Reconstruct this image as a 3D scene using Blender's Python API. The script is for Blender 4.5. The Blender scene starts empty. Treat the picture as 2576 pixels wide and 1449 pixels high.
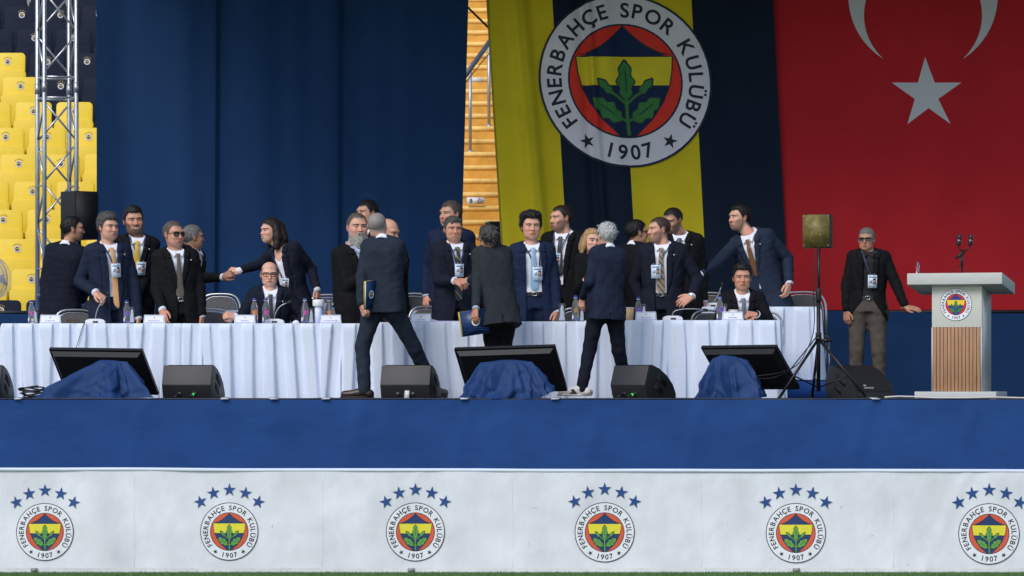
import bpy, bmesh, math, random
import numpy as np
from mathutils import Vector, Matrix
from mathutils.geometry import tessellate_polygon

scn = bpy.context.scene
C = scn.collection
R = math.radians
rng = random.Random(7)

# ------------------------------------------------------------------ camera
DIST, FPX, CX, HY, ZC = 40.0, 10880.0, 1288.0, 988.0, 0.07   # press photographer's long lens, 40 m from the stage front
cam_d = bpy.data.cameras.new('camera')
cam_d.sensor_width = 36.0
cam_d.lens = 36.0 * FPX / 2576.0
cam_d.shift_y = (HY - 724.5) / 2576.0
cam_d.clip_start = 0.5
cam_d.clip_end = 2000
cam_d.dof.use_dof = True
cam_d.dof.focus_distance = 41.5
cam_d.dof.aperture_fstop = 6.3
cam = bpy.data.objects.new('camera', cam_d)
C.objects.link(cam)
cam.location = (0, -DIST, ZC)
cam.rotation_euler = (R(90), 0, 0)
scn.camera = cam

# ------------------------------------------------------------------ light
SUN_EL, SUN_AZ = 44.0, 213.0          # compass-like, clockwise from +Y: the sun is behind and left of the camera, veiled
world = bpy.data.worlds.new('World')
scn.world = world
world.use_nodes = True
wn = world.node_tree
sky = wn.nodes.new('ShaderNodeTexSky')
sky.sky_type = 'NISHITA'
sky.sun_disc = False
sky.sun_elevation = R(SUN_EL)
sky.sun_rotation = R(SUN_AZ)
sky.air_density = 1.0
sky.dust_density = 1.3
sky.ozone_density = 1.0
bg = wn.nodes['Background']
bg.inputs['Strength'].default_value = 0.13
wn.links.new(sky.outputs['Color'], bg.inputs['Color'])
sun_d = bpy.data.lights.new('sun', 'SUN')
sun_d.energy = 1.4
sun_d.angle = R(30)
sun_d.color = (1.0, 0.97, 0.93)
sun = bpy.data.objects.new('sun', sun_d)
C.objects.link(sun)
_sd = Vector((math.sin(R(SUN_AZ)) * math.cos(R(SUN_EL)), math.cos(R(SUN_AZ)) * math.cos(R(SUN_EL)), math.sin(R(SUN_EL))))
sun.rotation_euler = _sd.to_track_quat('Z', 'Y').to_euler()
sun.location = (-8, -20, 20)
scn.view_settings.view_transform = 'Standard'
scn.view_settings.look = 'None'
scn.view_settings.exposure = 0.45
scn.view_settings.gamma = 1.0
scn.view_settings.use_curve_mapping = False
scn.cycles.max_bounces = 6
scn.cycles.transparent_max_bounces = 8

# ------------------------------------------------------------------ helpers
def P(dx, dy, Y=0.0):
    k = (DIST + Y) / FPX
    return Vector(((dx - CX) * k, Y, ZC + (HY - dy) * k))

def sc(Y):
    return FPX / (DIST + Y)

def s2l(r, g, b):
    f = lambda c: ((c / 255.0) / 12.92 if c / 255.0 <= 0.04045 else (((c / 255.0) + 0.055) / 1.055) ** 2.4)
    return (f(r), f(g), f(b))

MATS = {}
def mat(name, col, rough=0.6, metal=0.0, var=0.0, vscale=8.0, bump=0.0, bscale=40.0, trans=0.0, ior=1.45,
        spec=0.5, sheen=0.0, attr=None, emit=0.0, vstretch=(1, 1, 1), bstretch=(1, 1, 1), weave=0.0, alpha=1.0):
    if name in MATS:
        return MATS[name]
    m = bpy.data.materials.new(name)
    m.use_nodes = True
    nt = m.node_tree
    b = nt.nodes['Principled BSDF']
    b.inputs['Base Color'].default_value = (*col, 1)
    b.inputs['Roughness'].default_value = rough
    b.inputs['Metallic'].default_value = metal
    b.inputs['IOR'].default_value = ior
    b.inputs['Specular IOR Level'].default_value = spec
    b.inputs['Transmission Weight'].default_value = trans
    b.inputs['Sheen Weight'].default_value = sheen
    b.inputs['Alpha'].default_value = alpha
    if emit:
        b.inputs['Emission Color'].default_value = (*col, 1)
        b.inputs['Emission Strength'].default_value = emit
    src = None
    if attr:
        a = nt.nodes.new('ShaderNodeAttribute')
        a.attribute_name = attr
        src = a.outputs['Color']
    tc = nt.nodes.new('ShaderNodeTexCoord')
    if var > 0:
        mp = nt.nodes.new('ShaderNodeMapping')
        mp.inputs['Scale'].default_value = vstretch
        nt.links.new(tc.outputs['Object'], mp.inputs['Vector'])
        n = nt.nodes.new('ShaderNodeTexNoise')
        n.inputs['Scale'].default_value = vscale
        n.inputs['Detail'].default_value = 6
        n.inputs['Roughness'].default_value = 0.6
        nt.links.new(mp.outputs['Vector'], n.inputs['Vector'])
        rp = nt.nodes.new('ShaderNodeMapRange')
        rp.inputs['From Min'].default_value = 0.3
        rp.inputs['From Max'].default_value = 0.7
        rp.inputs['To Min'].default_value = 1 - var
        rp.inputs['To Max'].default_value = 1 + var * 0.6
        nt.links.new(n.outputs['Fac'], rp.inputs['Value'])
        mx = nt.nodes.new('ShaderNodeMix')
        mx.data_type = 'RGBA'
        mx.blend_type = 'MULTIPLY'
        mx.inputs['Factor'].default_value = 1.0
        if src:
            nt.links.new(src, mx.inputs['A'])
        else:
            mx.inputs['A'].default_value = (*col, 1)
        nt.links.new(rp.outputs['Result'], mx.inputs['B'])
        src = mx.outputs['Result']
    if src:
        nt.links.new(src, b.inputs['Base Color'])
    hs = []
    if bump > 0:
        mp2 = nt.nodes.new('ShaderNodeMapping')
        mp2.inputs['Scale'].default_value = bstretch
        nt.links.new(tc.outputs['Object'], mp2.inputs['Vector'])
        n2 = nt.nodes.new('ShaderNodeTexNoise')
        n2.inputs['Scale'].default_value = bscale
        n2.inputs['Detail'].default_value = 5
        nt.links.new(mp2.outputs['Vector'], n2.inputs['Vector'])
        bp = nt.nodes.new('ShaderNodeBump')
        bp.inputs['Strength'].default_value = 1.0
        bp.inputs['Distance'].default_value = bump
        nt.links.new(n2.outputs['Fac'], bp.inputs['Height'])
        nt.links.new(bp.outputs['Normal'], b.inputs['Normal'])
    MATS[name] = m
    return m

def tag(o, label=None, cat=None, group=None, kind=None):
    if label: o['label'] = label
    if cat: o['category'] = cat
    if group: o['group'] = group
    if kind: o['kind'] = kind
    return o

def thing(name, loc, label, cat, group=None):
    o = bpy.data.objects.new(name, None)
    C.objects.link(o)
    o.location = loc
    o.empty_display_size = 0.1
    return tag(o, label, cat, group)

def link(name, me, parent=None, loc=None):
    o = bpy.data.objects.new(name, me)
    C.objects.link(o)
    if parent is not None:
        o.parent = parent
    if loc is not None:
        o.location = loc
    return o

def abs_loc(o):
    l = Vector(o.location)
    while o.parent:
        o = o.parent
        l += Vector(o.location)
    return l

def npmesh(name, parts, mats, parent=None, smooth=True, world_space=True, uvs=None):
    """parts: list of (verts Nx3, faces list/array, [colors Nx3], [mat idx]); coordinates are world, moved to the parent's frame"""
    V, F, COL, MI = [], [], [], []
    off = 0
    anycol = any(len(p) > 2 and p[2] is not None for p in parts)
    for p in parts:
        v = np.asarray(p[0], dtype=float).reshape(-1, 3)
        V.append(v)
        fs = [tuple(int(i) + off for i in f) for f in p[1]]
        F += fs
        if anycol:
            COL.append(np.asarray(p[2], dtype=float) if len(p) > 2 and p[2] is not None else np.full((len(v), 3), 0.5))
        mi = p[3] if len(p) > 3 else 0
        MI += list(mi) if hasattr(mi, '__len__') else [mi] * len(fs)
        off += len(v)
    V = np.concatenate(V)
    if parent is not None and world_space:
        V = V - np.array(abs_loc(parent))
    me = bpy.data.meshes.new(name)
    me.from_pydata(V.tolist(), [], F)
    if anycol:
        ca = me.color_attributes.new('Col', 'FLOAT_COLOR', 'POINT')
        cc = np.ones((len(V), 4), dtype=np.float32)
        cc[:, :3] = np.concatenate(COL)
        ca.data.foreach_set('color', cc.ravel())
    for m in (mats if isinstance(mats, (list, tuple)) else [mats]):
        me.materials.append(m)
    if any(MI):
        me.polygons.foreach_set('material_index', np.array(MI, dtype=np.int32))
    me.polygons.foreach_set('use_smooth', np.full(len(F), bool(smooth)))
    me.update()
    return link(name, me, parent)

# --- small shape generators: return (verts, faces)
def box(c, s, rot=None):
    c = np.array(c, float); s = np.array(s, float) / 2
    v = np.array([[x, y, z] for x in (-1, 1) for y in (-1, 1) for z in (-1, 1)], float) * s
    if rot is not None:
        v = v @ np.array(rot).T
    v = v + c
    f = [(0, 1, 3, 2), (4, 6, 7, 5), (0, 4, 5, 1), (2, 3, 7, 6), (0, 2, 6, 4), (1, 5, 7, 3)]
    return v, f

def frame_of(d):
    d = np.array(d, float); d /= np.linalg.norm(d) + 1e-12
    a = np.array([0, 0, 1.0]) if abs(d[2]) < 0.9 else np.array([1.0, 0, 0])
    u = np.cross(a, d); u /= np.linalg.norm(u)
    w = np.cross(d, u)
    return u, w, d

def tube(pts, r, n=8, cap=True):
    pts = np.array(pts, float)
    rs = np.full(len(pts), r) if np.isscalar(r) else np.array(r, float)
    ts = np.gradient(pts, axis=0)
    V = []
    u, w, _ = frame_of(ts[0])
    for i, p in enumerate(pts):
        d = ts[i] / (np.linalg.norm(ts[i]) + 1e-12)
        u = u - d * np.dot(u, d); u /= np.linalg.norm(u) + 1e-12
        w = np.cross(d, u)
        for k in range(n):
            a = 2 * math.pi * k / n
            V.append(p + rs[i] * (math.cos(a) * u + math.sin(a) * w))
    F = []
    for i in range(len(pts) - 1):
        for k in range(n):
            k2 = (k + 1) % n
            F.append((i * n + k, i * n + k2, (i + 1) * n + k2, (i + 1) * n + k))
    if cap:
        F.append(tuple(range(n - 1, -1, -1)))
        F.append(tuple((len(pts) - 1) * n + k for k in range(n)))
    return np.array(V), F

def lathe(prof, c=(0, 0, 0), n=16, axis=None):
    """profile of (radius, height); around z or around axis"""
    V, F = [], []
    for r, z in prof:
        for k in range(n):
            a = 2 * math.pi * k / n
            V.append((r * math.cos(a), r * math.sin(a), z))
    m = len(prof)
    for i in range(m - 1):
        for k in range(n):
            k2 = (k + 1) % n
            F.append((i * n + k, i * n + k2, (i + 1) * n + k2, (i + 1) * n + k))
    F.append(tuple(range(n - 1, -1, -1)))
    F.append(tuple((m - 1) * n + k for k in range(n)))
    V = np.array(V)
    if axis is not None:
        u, w, d = frame_of(axis)
        V = V[:, :1] * u + V[:, 1:2] * w + V[:, 2:] * d
    return V + np.array(c, float), F

def prism(poly, depth, M=None):
    """2-D polygon (x, z) extruded along +y by depth; M optional 4x4"""
    n = len(poly)
    V = np.array([(x, 0, z) for x, z in poly] + [(x, depth, z) for x, z in poly], float)
    F = [tuple(range(n)), tuple(range(2 * n - 1, n - 1, -1))]
    for i in range(n):
        j = (i + 1) % n
        F.append((i, i + n, j + n, j))
    if M is not None:
        M = np.array(M)
        V = V @ M[:3, :3].T + M[:3, 3]
    return V, F

def rrect(w, h, r, n=4, cx=0, cz=0):
    pts = []
    for sx, sz, a0 in ((1, 1, 0), (-1, 1, 90), (-1, -1, 180), (1, -1, 270)):
        for k in range(n + 1):
            a = R(a0 + 90 * k / n)
            pts.append((cx + sx * (w / 2 - r) + r * math.cos(a), cz + sz * (h / 2 - r) + r * math.sin(a)))
    return pts

def bevel_mesh(o, width=0.004, seg=2, angle=0.6):
    bm = bmesh.new(); bm.from_mesh(o.data)
    bmesh.ops.recalc_face_normals(bm, faces=bm.faces)
    es = [e for e in bm.edges if len(e.link_faces) == 2 and e.calc_face_angle(0) > angle]
    bmesh.ops.bevel(bm, geom=es, offset=width, segments=seg, profile=0.6, affect='EDGES', clamp_overlap=True)
    for f in bm.faces: f.smooth = True
    bm.to_mesh(o.data); bm.free()
    try:
        o.data.set_sharp_from_angle(angle=R(40))
    except Exception:
        pass
    return o

def flat_sharp(o, ang=40):
    o.data.set_sharp_from_angle(angle=R(ang))
    return o

def rotz(a):
    c, s = math.cos(a), math.sin(a)
    return np.array([[c, -s, 0], [s, c, 0], [0, 0, 1.0]])

def vnoise(x, y, seed=0):
    """cheap smooth 2-D noise from summed sines, about -1..1"""
    r = random.Random(seed)
    o = 0
    tot = 0
    for k in range(7):
        a = r.uniform(0, 6.283); f = 0.6 + 0.5 * k; ph = r.uniform(0, 6.283)
        am = 1.0 / (1 + 0.5 * k)
        o = o + am * np.sin((x * math.cos(a) + y * math.sin(a)) * f + ph + 0.7 * np.sin(y * 0.7 * f + ph * 2))
        tot += am
    return o / tot * 1.6

def copy_tree(o, parent=None):
    c = o.copy(); C.objects.link(c); c.parent = parent
    for ch in list(o.children):
        copy_tree(ch, c)
    return c

# ------------------------------------------------------------------ crest (flat print): text glyphs and polygons
_gl = {}
def glyph(ch):
    if ch in _gl: return _gl[ch]
    cu = bpy.data.curves.new('t', 'FONT'); cu.body = ch; cu.size = 1.0; cu.resolution_u = 4; cu.offset = .021
    ob = bpy.data.objects.new('t', cu); C.objects.link(ob)
    dg = bpy.context.evaluated_depsgraph_get()
    me = bpy.data.meshes.new_from_object(ob.evaluated_get(dg))
    v = np.array([vv.co[:] for vv in me.vertices]).reshape(-1, 3)[:, :2]
    f = [tuple(p.vertices) for p in me.polygons]
    bpy.data.objects.remove(ob); bpy.data.curves.remove(cu); bpy.data.meshes.remove(me)
    _gl[ch] = (v, f)
    return _gl[ch]

CAPH = None
def text_polys(s, h, cx=0, cy=0, fill=1.0):
    """straight text, cap height h, centred"""
    global CAPH
    if CAPH is None:
        CAPH = glyph('H')[0][:, 1].max()
    k = h / CAPH
    out = []; x = 0
    for ch in s:
        if ch == ' ':
            x += 0.32 * h / CAPH; continue
        v, f = glyph(ch)
        x0 = v[:, 0].min()
        out.append(((v - [x0, 0]) * k + [x, 0], f))
        x += (v[:, 0].max() - x0) * k + 0.12 * h
    w = x - 0.12 * h
    return [(v + [cx - w / 2, cy - h / 2], f) for v, f in out]

def circ(r, n=56, c=(0, 0)):
    return [(c[0] + r * math.cos(2 * math.pi * k / n), c[1] + r * math.sin(2 * math.pi * k / n)) for k in range(n)]

def starp(c, r, rot=0.0, inner=0.382):
    return [(c[0] + (r if k % 2 == 0 else r * inner) * math.sin(rot + math.pi * k / 5),
             c[1] + (r if k % 2 == 0 else r * inner) * math.cos(rot + math.pi * k / 5)) for k in range(10)]

def polytri(poly):
    t = tessellate_polygon([[Vector((x, y, 0)) for x, y in poly]])
    p_ = np.array(poly, float); o_ = []
    for f in t:
        A, B, D = p_[f[0]], p_[f[1]], p_[f[2]]
        ar = (B[0] - A[0]) * (D[1] - A[1]) - (B[1] - A[1]) * (D[0] - A[0])
        o_.append(tuple(f) if ar > 0 else tuple(f)[::-1])
    return p_, o_

def ribbon2(pts, w):
    pts = np.array(pts, float)
    t = np.gradient(pts, axis=0); t /= np.linalg.norm(t, axis=1)[:, None] + 1e-9
    n = np.stack([-t[:, 1], t[:, 0]], 1)
    w = np.full(len(pts), w) if np.isscalar(w) else np.array(w)
    a = pts + n * w[:, None]; b = pts - n * w[:, None]
    v = np.concatenate([a, b]); m = len(pts)
    f = [(i, i + 1, m + i + 1, m + i) for i in range(m - 1)]
    return v, f

def leaf2(base, tip, width, lobes=3, grow=0.0):
    """lobed leaf outline from base to tip"""
    b = np.array(base, float); t = np.array(tip, float)
    d = t - b; L = np.linalg.norm(d); d /= L; n = np.array([-d[1], d[0]])
    q = np.linspace(0, 1, 25)
    env = np.sin(np.pi * np.clip(q, 0, 1) ** 0.85) ** 0.7
    w = width * env * (1 + 0.22 * np.sin(q * lobes * 2 * np.pi - 1.0)) + grow
    up = [tuple(b + d * (L * x * (1 + 0) + (grow * (2 * x - 1))) + n * ww) for x, ww in zip(q, w)]
    dn = [tuple(b + d * (L * x + (grow * (2 * x - 1))) - n * ww) for x, ww in zip(q, w)]
    return up + dn[::-1]

def crest_layers(full=True):
    """list of (verts2d, faces, colour key, layer); unit radius"""
    L = []
    def poly(p, c, l):
        v, f = polytri(p); L.append((v, f, c, l))
    poly(circ(1.0), 'black', 0)
    poly(circ(0.974), 'white', 1)
    poly(circ(0.662), 'black', 2)
    poly(circ(0.640), 'red', 3)
    # shield: side curve
    side = [(.565, .285), (.552, .12), (.515, -.06), (.43, -.25), (.30, -.44), (.10, -.632)]
    def inter(pts, n=4):
        pts = np.array(pts); q = np.linspace(0, len(pts) - 1, (len(pts) - 1) * n + 1)
        return list(zip(np.interp(q, range(len(pts)), pts[:, 0]), np.interp(q, range(len(pts)), pts[:, 1])))
    s = inter(side)
    bot = [(x, -math.sqrt(max(0, .64 ** 2 - x * x))) for x in (.05, 0, -.05)]
    poly(s + bot + [(-x, y) for x, y in s[::-1]], 'black', 4)
    s2 = [(x - .016, y - .008) for x, y in s]
    low = [p for p in s2 if p[1] < -.07]
    poly([(.498, -.068)] + low + [(0, -.632)] + [(-x, y) for x, y in low[::-1]] + [(-.498, -.068)], 'navy', 5)
    up = [p for p in s2 if p[1] > -.045]
    poly(up + [(.502, -.05), (-.502, -.05)] + [(-x, y) for x, y in up[::-1]], 'yellow', 5)
    # roof: concave curves from the apex
    c = []
    for k in range(13):
        q = k / 12
        c.append((.575 * q ** 1.0, .645 - .34 * (1 - (1 - q) ** 1.9)))
    poly(c + [(-x, y) for x, y in c[::-1]][:-1], 'black', 4)
    poly([(x * .96, y - .02) for x, y in c] + [(-x * .96, y - .02) for x, y in c[::-1]][:-1], 'navy', 5)
    # oak sprig
    for g, col, l in ((.014, 'black', 6), (0.0, 'green', 7)):
        L.append((*ribbon2([(0.01, -.63), (0.0, -.45), (0.0, -.15)], .018 + g), col, l))
        for sx in (-1, 1):
            L.append((*ribbon2([(0.0, -.27), (sx * .10, -.18), (sx * .22, -.10)], .014 + g), col, l))
            poly(leaf2((sx * .16, -.145), (sx * .31, .02), .042, 2, g), col, l)
            L.append((*ribbon2([(0.0, -.47), (sx * .06, -.44), (sx * .12, -.42)], .014 + g), col, l))
            poly(leaf2((sx * .07, -.46), (sx * .385, -.20), .092, 3, g), col, l)
        poly(leaf2((0, -.22), (0.0, .235), .085, 3, g), col, l)
    if full:
        L.append((*ribbon2([(0, .12), (.01, .0), (.0, -.12)], .006), 'black', 8))
        for sx in (-1, 1):
            L.append((*ribbon2([(sx * .30, -.27), (sx * .22, -.33), (sx * .14, -.39)], .006), 'black', 8))
        txt = 'FENERBAHÇE SPOR KULÜBÜ'
        H = glyph('H')[0][:, 1].max(); k = .166 / H
        ws = []
        for ch in txt:
            ws.append(.085 if ch == ' ' else (glyph(ch)[0][:, 0].max() - glyph(ch)[0][:, 0].min()) * k)
        gap = (R(257) * .80 - sum(ws)) / (len(txt) - 1)
        a = -R(128.5)
        for ch, w in zip(txt, ws):
            if ch != ' ':
                v, f = glyph(ch)
                v = (v - [v[:, 0].min(), 0]) * k
                th = a + (w / 2) / .80
                x = v[:, 0] - w / 2; y = v[:, 1] + .738
                L.append((np.stack([x * math.cos(th) + y * math.sin(th), -x * math.sin(th) + y * math.cos(th)], 1), f, 'ink', 2))
            a += (w + gap) / .80
        for i, ch in enumerate('1907'):
            v, f = glyph(ch)
            v = (v - [(v[:, 0].min() + v[:, 0].max()) / 2, 0]) * k
            th = R((i - 1.5) * 10.2)
            x = v[:, 0]; y = v[:, 1] - .905
            L.append((np.stack([x * math.cos(th) - y * math.sin(th), x * math.sin(th) + y * math.cos(th)], 1), f, 'ink', 2))
        for sx in (-1, 1):
            poly(starp((sx * .478, -.695), .092, sx * .25), 'ink', 2)
    return L

def crest_arrays(full=True):
    L = crest_layers(full)
    V, F, CK, off = [], [], [], 0
    for v, f, c, l in L:
        V.append(np.concatenate([v, np.full((len(v), 1), l)], 1)); F += [tuple(i + off for i in ff) for ff in f]
        CK += [c] * len(f); off += len(v)
    return np.concatenate(V), F, CK

def crest_mesh(name, R_, mapper, mats, eps=0.0012, cuts=None, parent=None, full=True):
    """mapper(x, z, lift) -> world xyz arrays, x,z in metres about the crest centre"""
    V, F, CK = crest_arrays(full)
    keys = sorted(set(CK)); ki = {k: i for i, k in enumerate(keys)}
    bm = bmesh.new()
    bv = [bm.verts.new((x * R_, y * R_, l)) for x, y, l in V]
    for f, c in zip(F, CK):
        try:
            ff = bm.faces.new([bv[i] for i in f]); ff.material_index = ki[c]
        except ValueError:
            pass
    if cuts:
        for x in np.arange(-R_, R_, cuts[0]):
            bmesh.ops.bisect_plane(bm, geom=bm.verts[:] + bm.edges[:] + bm.faces[:], plane_co=(x, 0, 0), plane_no=(1, 0, 0))
        for y in np.arange(-R_, R_, cuts[1]):
            bmesh.ops.bisect_plane(bm, geom=bm.verts[:] + bm.edges[:] + bm.faces[:], plane_co=(0, y, 0), plane_no=(0, 1, 0))
    for f in bm.faces:
        f.normal_update()
        if f.normal.z < 0: f.normal_flip()
    me = bpy.data.meshes.new(name)
    bm.to_mesh(me); bm.free()
    co = np.zeros(len(me.vertices) * 3); me.vertices.foreach_get('co', co); co = co.reshape(-1, 3)
    w = mapper(co[:, 0], co[:, 1], co[:, 2] * eps)
    if parent is not None:
        w = w - np.array(abs_loc(parent))
    me.vertices.foreach_set('co', w.ravel())
    for k in keys: me.materials.append(mats[k])
    me.update()
    return link(name, me, parent)

# ================================================================== THE SETTING
GZ = -1.54
M_turf = mat('turf', (0.05, 0.11, 0.03), 0.9, var=0.35, vscale=3.0, bump=0.01, bscale=60)
M_blue = mat('blue_cloth', (0.019, 0.064, 0.215), 0.7, var=0.14, vscale=1.6, bump=0.010, bscale=2.2, bstretch=(1, 1, 2.2), spec=.12)
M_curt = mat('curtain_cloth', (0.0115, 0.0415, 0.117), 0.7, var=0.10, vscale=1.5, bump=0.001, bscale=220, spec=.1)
M_navyf = mat('flag_navy', (0.009, 0.017, 0.034), 0.75, spec=.1, var=0.12, vscale=2, bump=0.0008, bscale=200)
M_yelf = mat('flag_yellow', (0.62, 0.49, 0.020), 0.75, spec=.1, var=0.10, vscale=2, bump=0.0008, bscale=200)
M_redf = mat('flag_red', (0.47, 0.020, 0.027), 0.75, spec=.1, var=0.10, vscale=1.2, bump=0.0008, bscale=200)
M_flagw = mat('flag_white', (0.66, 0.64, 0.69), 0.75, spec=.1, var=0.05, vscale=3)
M_white = mat('white_cloth', (0.68, 0.745, 0.88), 0.8, spec=.2, var=0.04, vscale=3, bump=0.0008, bscale=180)
M_black = mat('black_plastic', (0.008, 0.008, 0.009), 0.45, bump=0.0006, bscale=400)
M_blackm = mat('black_metal', (0.012, 0.012, 0.013), 0.4, metal=0.2, var=0.2, vscale=30)
M_alu = mat('aluminium', (0.55, 0.56, 0.58), 0.38, metal=0.85, var=0.18, vscale=14, bump=0.0004, bscale=120)
M_stage = mat('stage_carpet', (0.010, 0.014, 0.025), 0.9, var=0.3, vscale=10, bump=0.002, bscale=150)
M_conc = mat('stand_concrete', (0.30, 0.29, 0.27), 0.85, var=0.25, vscale=4, bump=0.003, bscale=30)

# ground
g = npmesh('pitch', [(np.array([(-900, -700, GZ), (900, -700, GZ), (900, 900, GZ), (-900, 900, GZ)]), [(0, 1, 2, 3)])], M_turf)
tag(g, 'green artificial turf of the football pitch', 'ground', kind='structure')

# short turf blades along the foot of the banner
Vg, Fg = [], []
rr = random.Random(3)
for i in range(26000):
    x = rr.uniform(-5.2, 5.2); y = rr.uniform(-2.3, -1.44)
    h = rr.uniform(.012, .03); a = rr.uniform(0, 3.14); l = rr.uniform(-.012, .012)
    dx, dy = .003 * math.cos(a), .003 * math.sin(a)
    b = len(Vg)
    Vg += [(x - dx, y - dy, GZ), (x + dx, y + dy, GZ), (x + l, y + l * .5, GZ + h)]
    Fg.append((b, b + 1, b + 2))
gr = npmesh('grass', [(np.array(Vg), Fg)], mat('grass_blade', (0.09, 0.20, 0.05), 0.7, var=0.4, vscale=12), smooth=False)
tag(gr, 'short green turf blades at the foot of the white banner', 'grass', kind='stuff')

# ------------------------------------------------------------------ printed white banner along the pitch edge
BY = -1.42
M_ban = mat('banner_cloth', (0.745, 0.765, 0.80), 0.6, var=0.13, vscale=2.6, vstretch=(1, 1, .6), bump=0.016, bscale=3.2, bstretch=(1, 1, .8), spec=.25)
def ban_disp(x, z):
    q = vnoise(x * 1.9, z * 3.1, 5) * 0.010 + vnoise(x * 4.5 + z * 3.0, z * 4 - x * 2.2, 9) * 0.0055
    q = q + 0.008 * np.exp(-((x + 3.95 + .25 * z) / .12) ** 2) + .007 * np.exp(-((x - 3.9 - .45 * (z + 1)) / .06) ** 2)
    q = q + .006 * np.exp(-((x + 1.05 - .5 * (z + 1.1)) / .05) ** 2) * np.clip(z + 1.6, 0, 1)
    return q
zt = P(0, 1178, BY).z
xs = np.linspace(-6.2, 6.2, 420); zs = np.linspace(GZ + .012, zt - .03, 30)
X, Z = np.meshgrid(xs, zs)
topw = vnoise(xs * 1.3, xs * 0, 3) * .006 - .0016 * xs
Zw = Z + topw[None, :] * ((Z - zs[0]) / (zs[-1] - zs[0]))
Yw = BY - ban_disp(X, Z)
v = np.stack([X, Yw, Zw], -1).reshape(-1, 3)
nx = len(xs)
f = [(j * nx + i, j * nx + i + 1, (j + 1) * nx + i + 1, (j + 1) * nx + i) for j in range(len(zs) - 1) for i in range(nx - 1)]
ban = npmesh('pitch_banner', [(v, f)], M_ban)
tag(ban, 'long white pitchside banner printed with six round club crests', 'banner')
# rolled hem along the top and stitched strip along the bottom
hemr = .017
pts = [(x, BY + .004, zt - .03 + w + .012) for x, w in zip(xs[::4], topw[::4])]
npmesh('top_hem', [tube(pts, hemr, 8)], M_white, ban)
v2 = np.stack([X[:4], Yw[:4] - .004, np.linspace(GZ + .008, GZ + .05, 4)[:, None] + 0 * X[:4]], -1).reshape(-1, 3)
f2 = [(j * nx + i, j * nx + i + 1, (j + 1) * nx + i + 1, (j + 1) * nx + i) for j in range(3) for i in range(nx - 1)]
npmesh('bottom_hem', [(v2, f2)], mat('hem', (.72, .73, .74), .6, var=.1), ban)
for dx in (137, 1645, 3184):
    p = P(dx / 1.59, 1436, BY)
    npmesh('tape', [box((p.x, BY - .016, GZ + .03), (.062, .003, .035))], mat('grey_tape', (.30, .30, .29), .6, var=.3, vscale=40), ban)
for dx in (338, 812, 1290, 1765, 2248):
    sx_ = P(dx, 0, BY).x
    zz_ = np.linspace(GZ + .05, zt - .05, 14)
    npmesh('seam', [tube([(sx_ + .004 * math.sin(z_ * 9), BY - float(ban_disp(np.array(sx_), np.array(z_))) - .001, z_) for z_ in zz_], .0013, 5)], M_ban, ban)
rs_ = random.Random(17)
M_smu = mat('smudge', (.50, .50, .48), .8, var=.3, vscale=30)
for k_ in range(26):
    x_ = rs_.uniform(-4.7, 4.7); z_ = GZ + rs_.uniform(.06, .85) ** 1.5; l_ = rs_.uniform(.008, .05); a_ = rs_.uniform(-.6, .6) + (1.57 if rs_.random() < .6 else 0)
    n_ = 7; pp = []
    for s_ in (-1, 1):
        for i_ in range(n_):
            q_ = i_ / (n_ - 1) - .5
            pp.append((x_ + q_ * l_ * math.cos(a_) - s_ * .0022 * math.sin(a_) * (1 - 4 * q_ * q_), z_ + q_ * l_ * math.sin(a_) + s_ * .0022 * math.cos(a_) * (1 - 4 * q_ * q_)))
    pp = np.array(pp)
    w_ = np.stack([pp[:, 0], BY - ban_disp(pp[:, 0], pp[:, 1]) - .0035, pp[:, 1]], -1)
    npmesh('scuff', [(w_, [(i_, i_ + 1, n_ + i_ + 1, n_ + i_) for i_ in range(n_ - 1)])], M_smu, ban)
crm = {'black': mat('print_black', (.012, .012, .016), .6), 'ink': mat('print_ink', (.012, .012, .02), .6),
       'white': mat('print_white', (.78, .80, .83), .55), 'red': mat('print_orange', (.66, .105, .05), .55, var=.08, vscale=25),
       'navy': mat('print_navy', (.014, .045, .15), .55, var=.1, vscale=25), 'yellow': mat('print_yellow', (.78, .70, .045), .55, var=.05, vscale=20),
       'green': mat('print_green', (.12, .36, .07), .55, var=.08, vscale=20)}
M_star = mat('print_star', (.018, .07, .24), .55, var=.08, vscale=20)
def bmap(cx, cz):
    def f(x, z, l):
        xx = cx + x; zz = cz + z
        return np.stack([xx, BY - ban_disp(xx, zz) - .0065 - l, zz], -1)
    return f
for cx, cy, r in ((113, 1338, 72.5), (577, 1337, 73), (1045, 1338, 74), (1521, 1339, 75.5), (2002, 1341, 75.5), (2488, 1343, 77)):
    p = P(cx, cy, BY); rr_ = r / sc(BY)
    crest_mesh('crest', rr_, bmap(p.x, p.z), crm, eps=.0006, cuts=(.045, .06), parent=ban)
    for k, a in enumerate((-44.5, -22.8, 0, 22.8, 44.5)):
        d = 1.42 * rr_
        vv, ff = polytri(starp((0, 0), .235 * rr_, R(a * .35)))
        w = bmap(p.x + d * math.sin(R(a)), p.z + d * math.cos(R(a)) * 1.01)(vv[:, 0], vv[:, 1], np.zeros(len(vv)))
        npmesh('star', [(w, ff)], M_star, ban, smooth=False)

# ------------------------------------------------------------------ stage
fl = npmesh('stage_floor', [box((1, 4.2, -.03), (16, 8.4, .06))], M_stage)
tag(fl, 'dark carpeted floor of the stage', 'floor', kind='structure')
ri = npmesh('stage_riser', [box((-1.99, 5.2, .095), (10.3, 3.4, .182))], mat('riser_cloth', (.022, .09, .36), .7, var=.1))
tag(ri, 'low blue step under the second row of tables', 'step', kind='structure')
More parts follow.
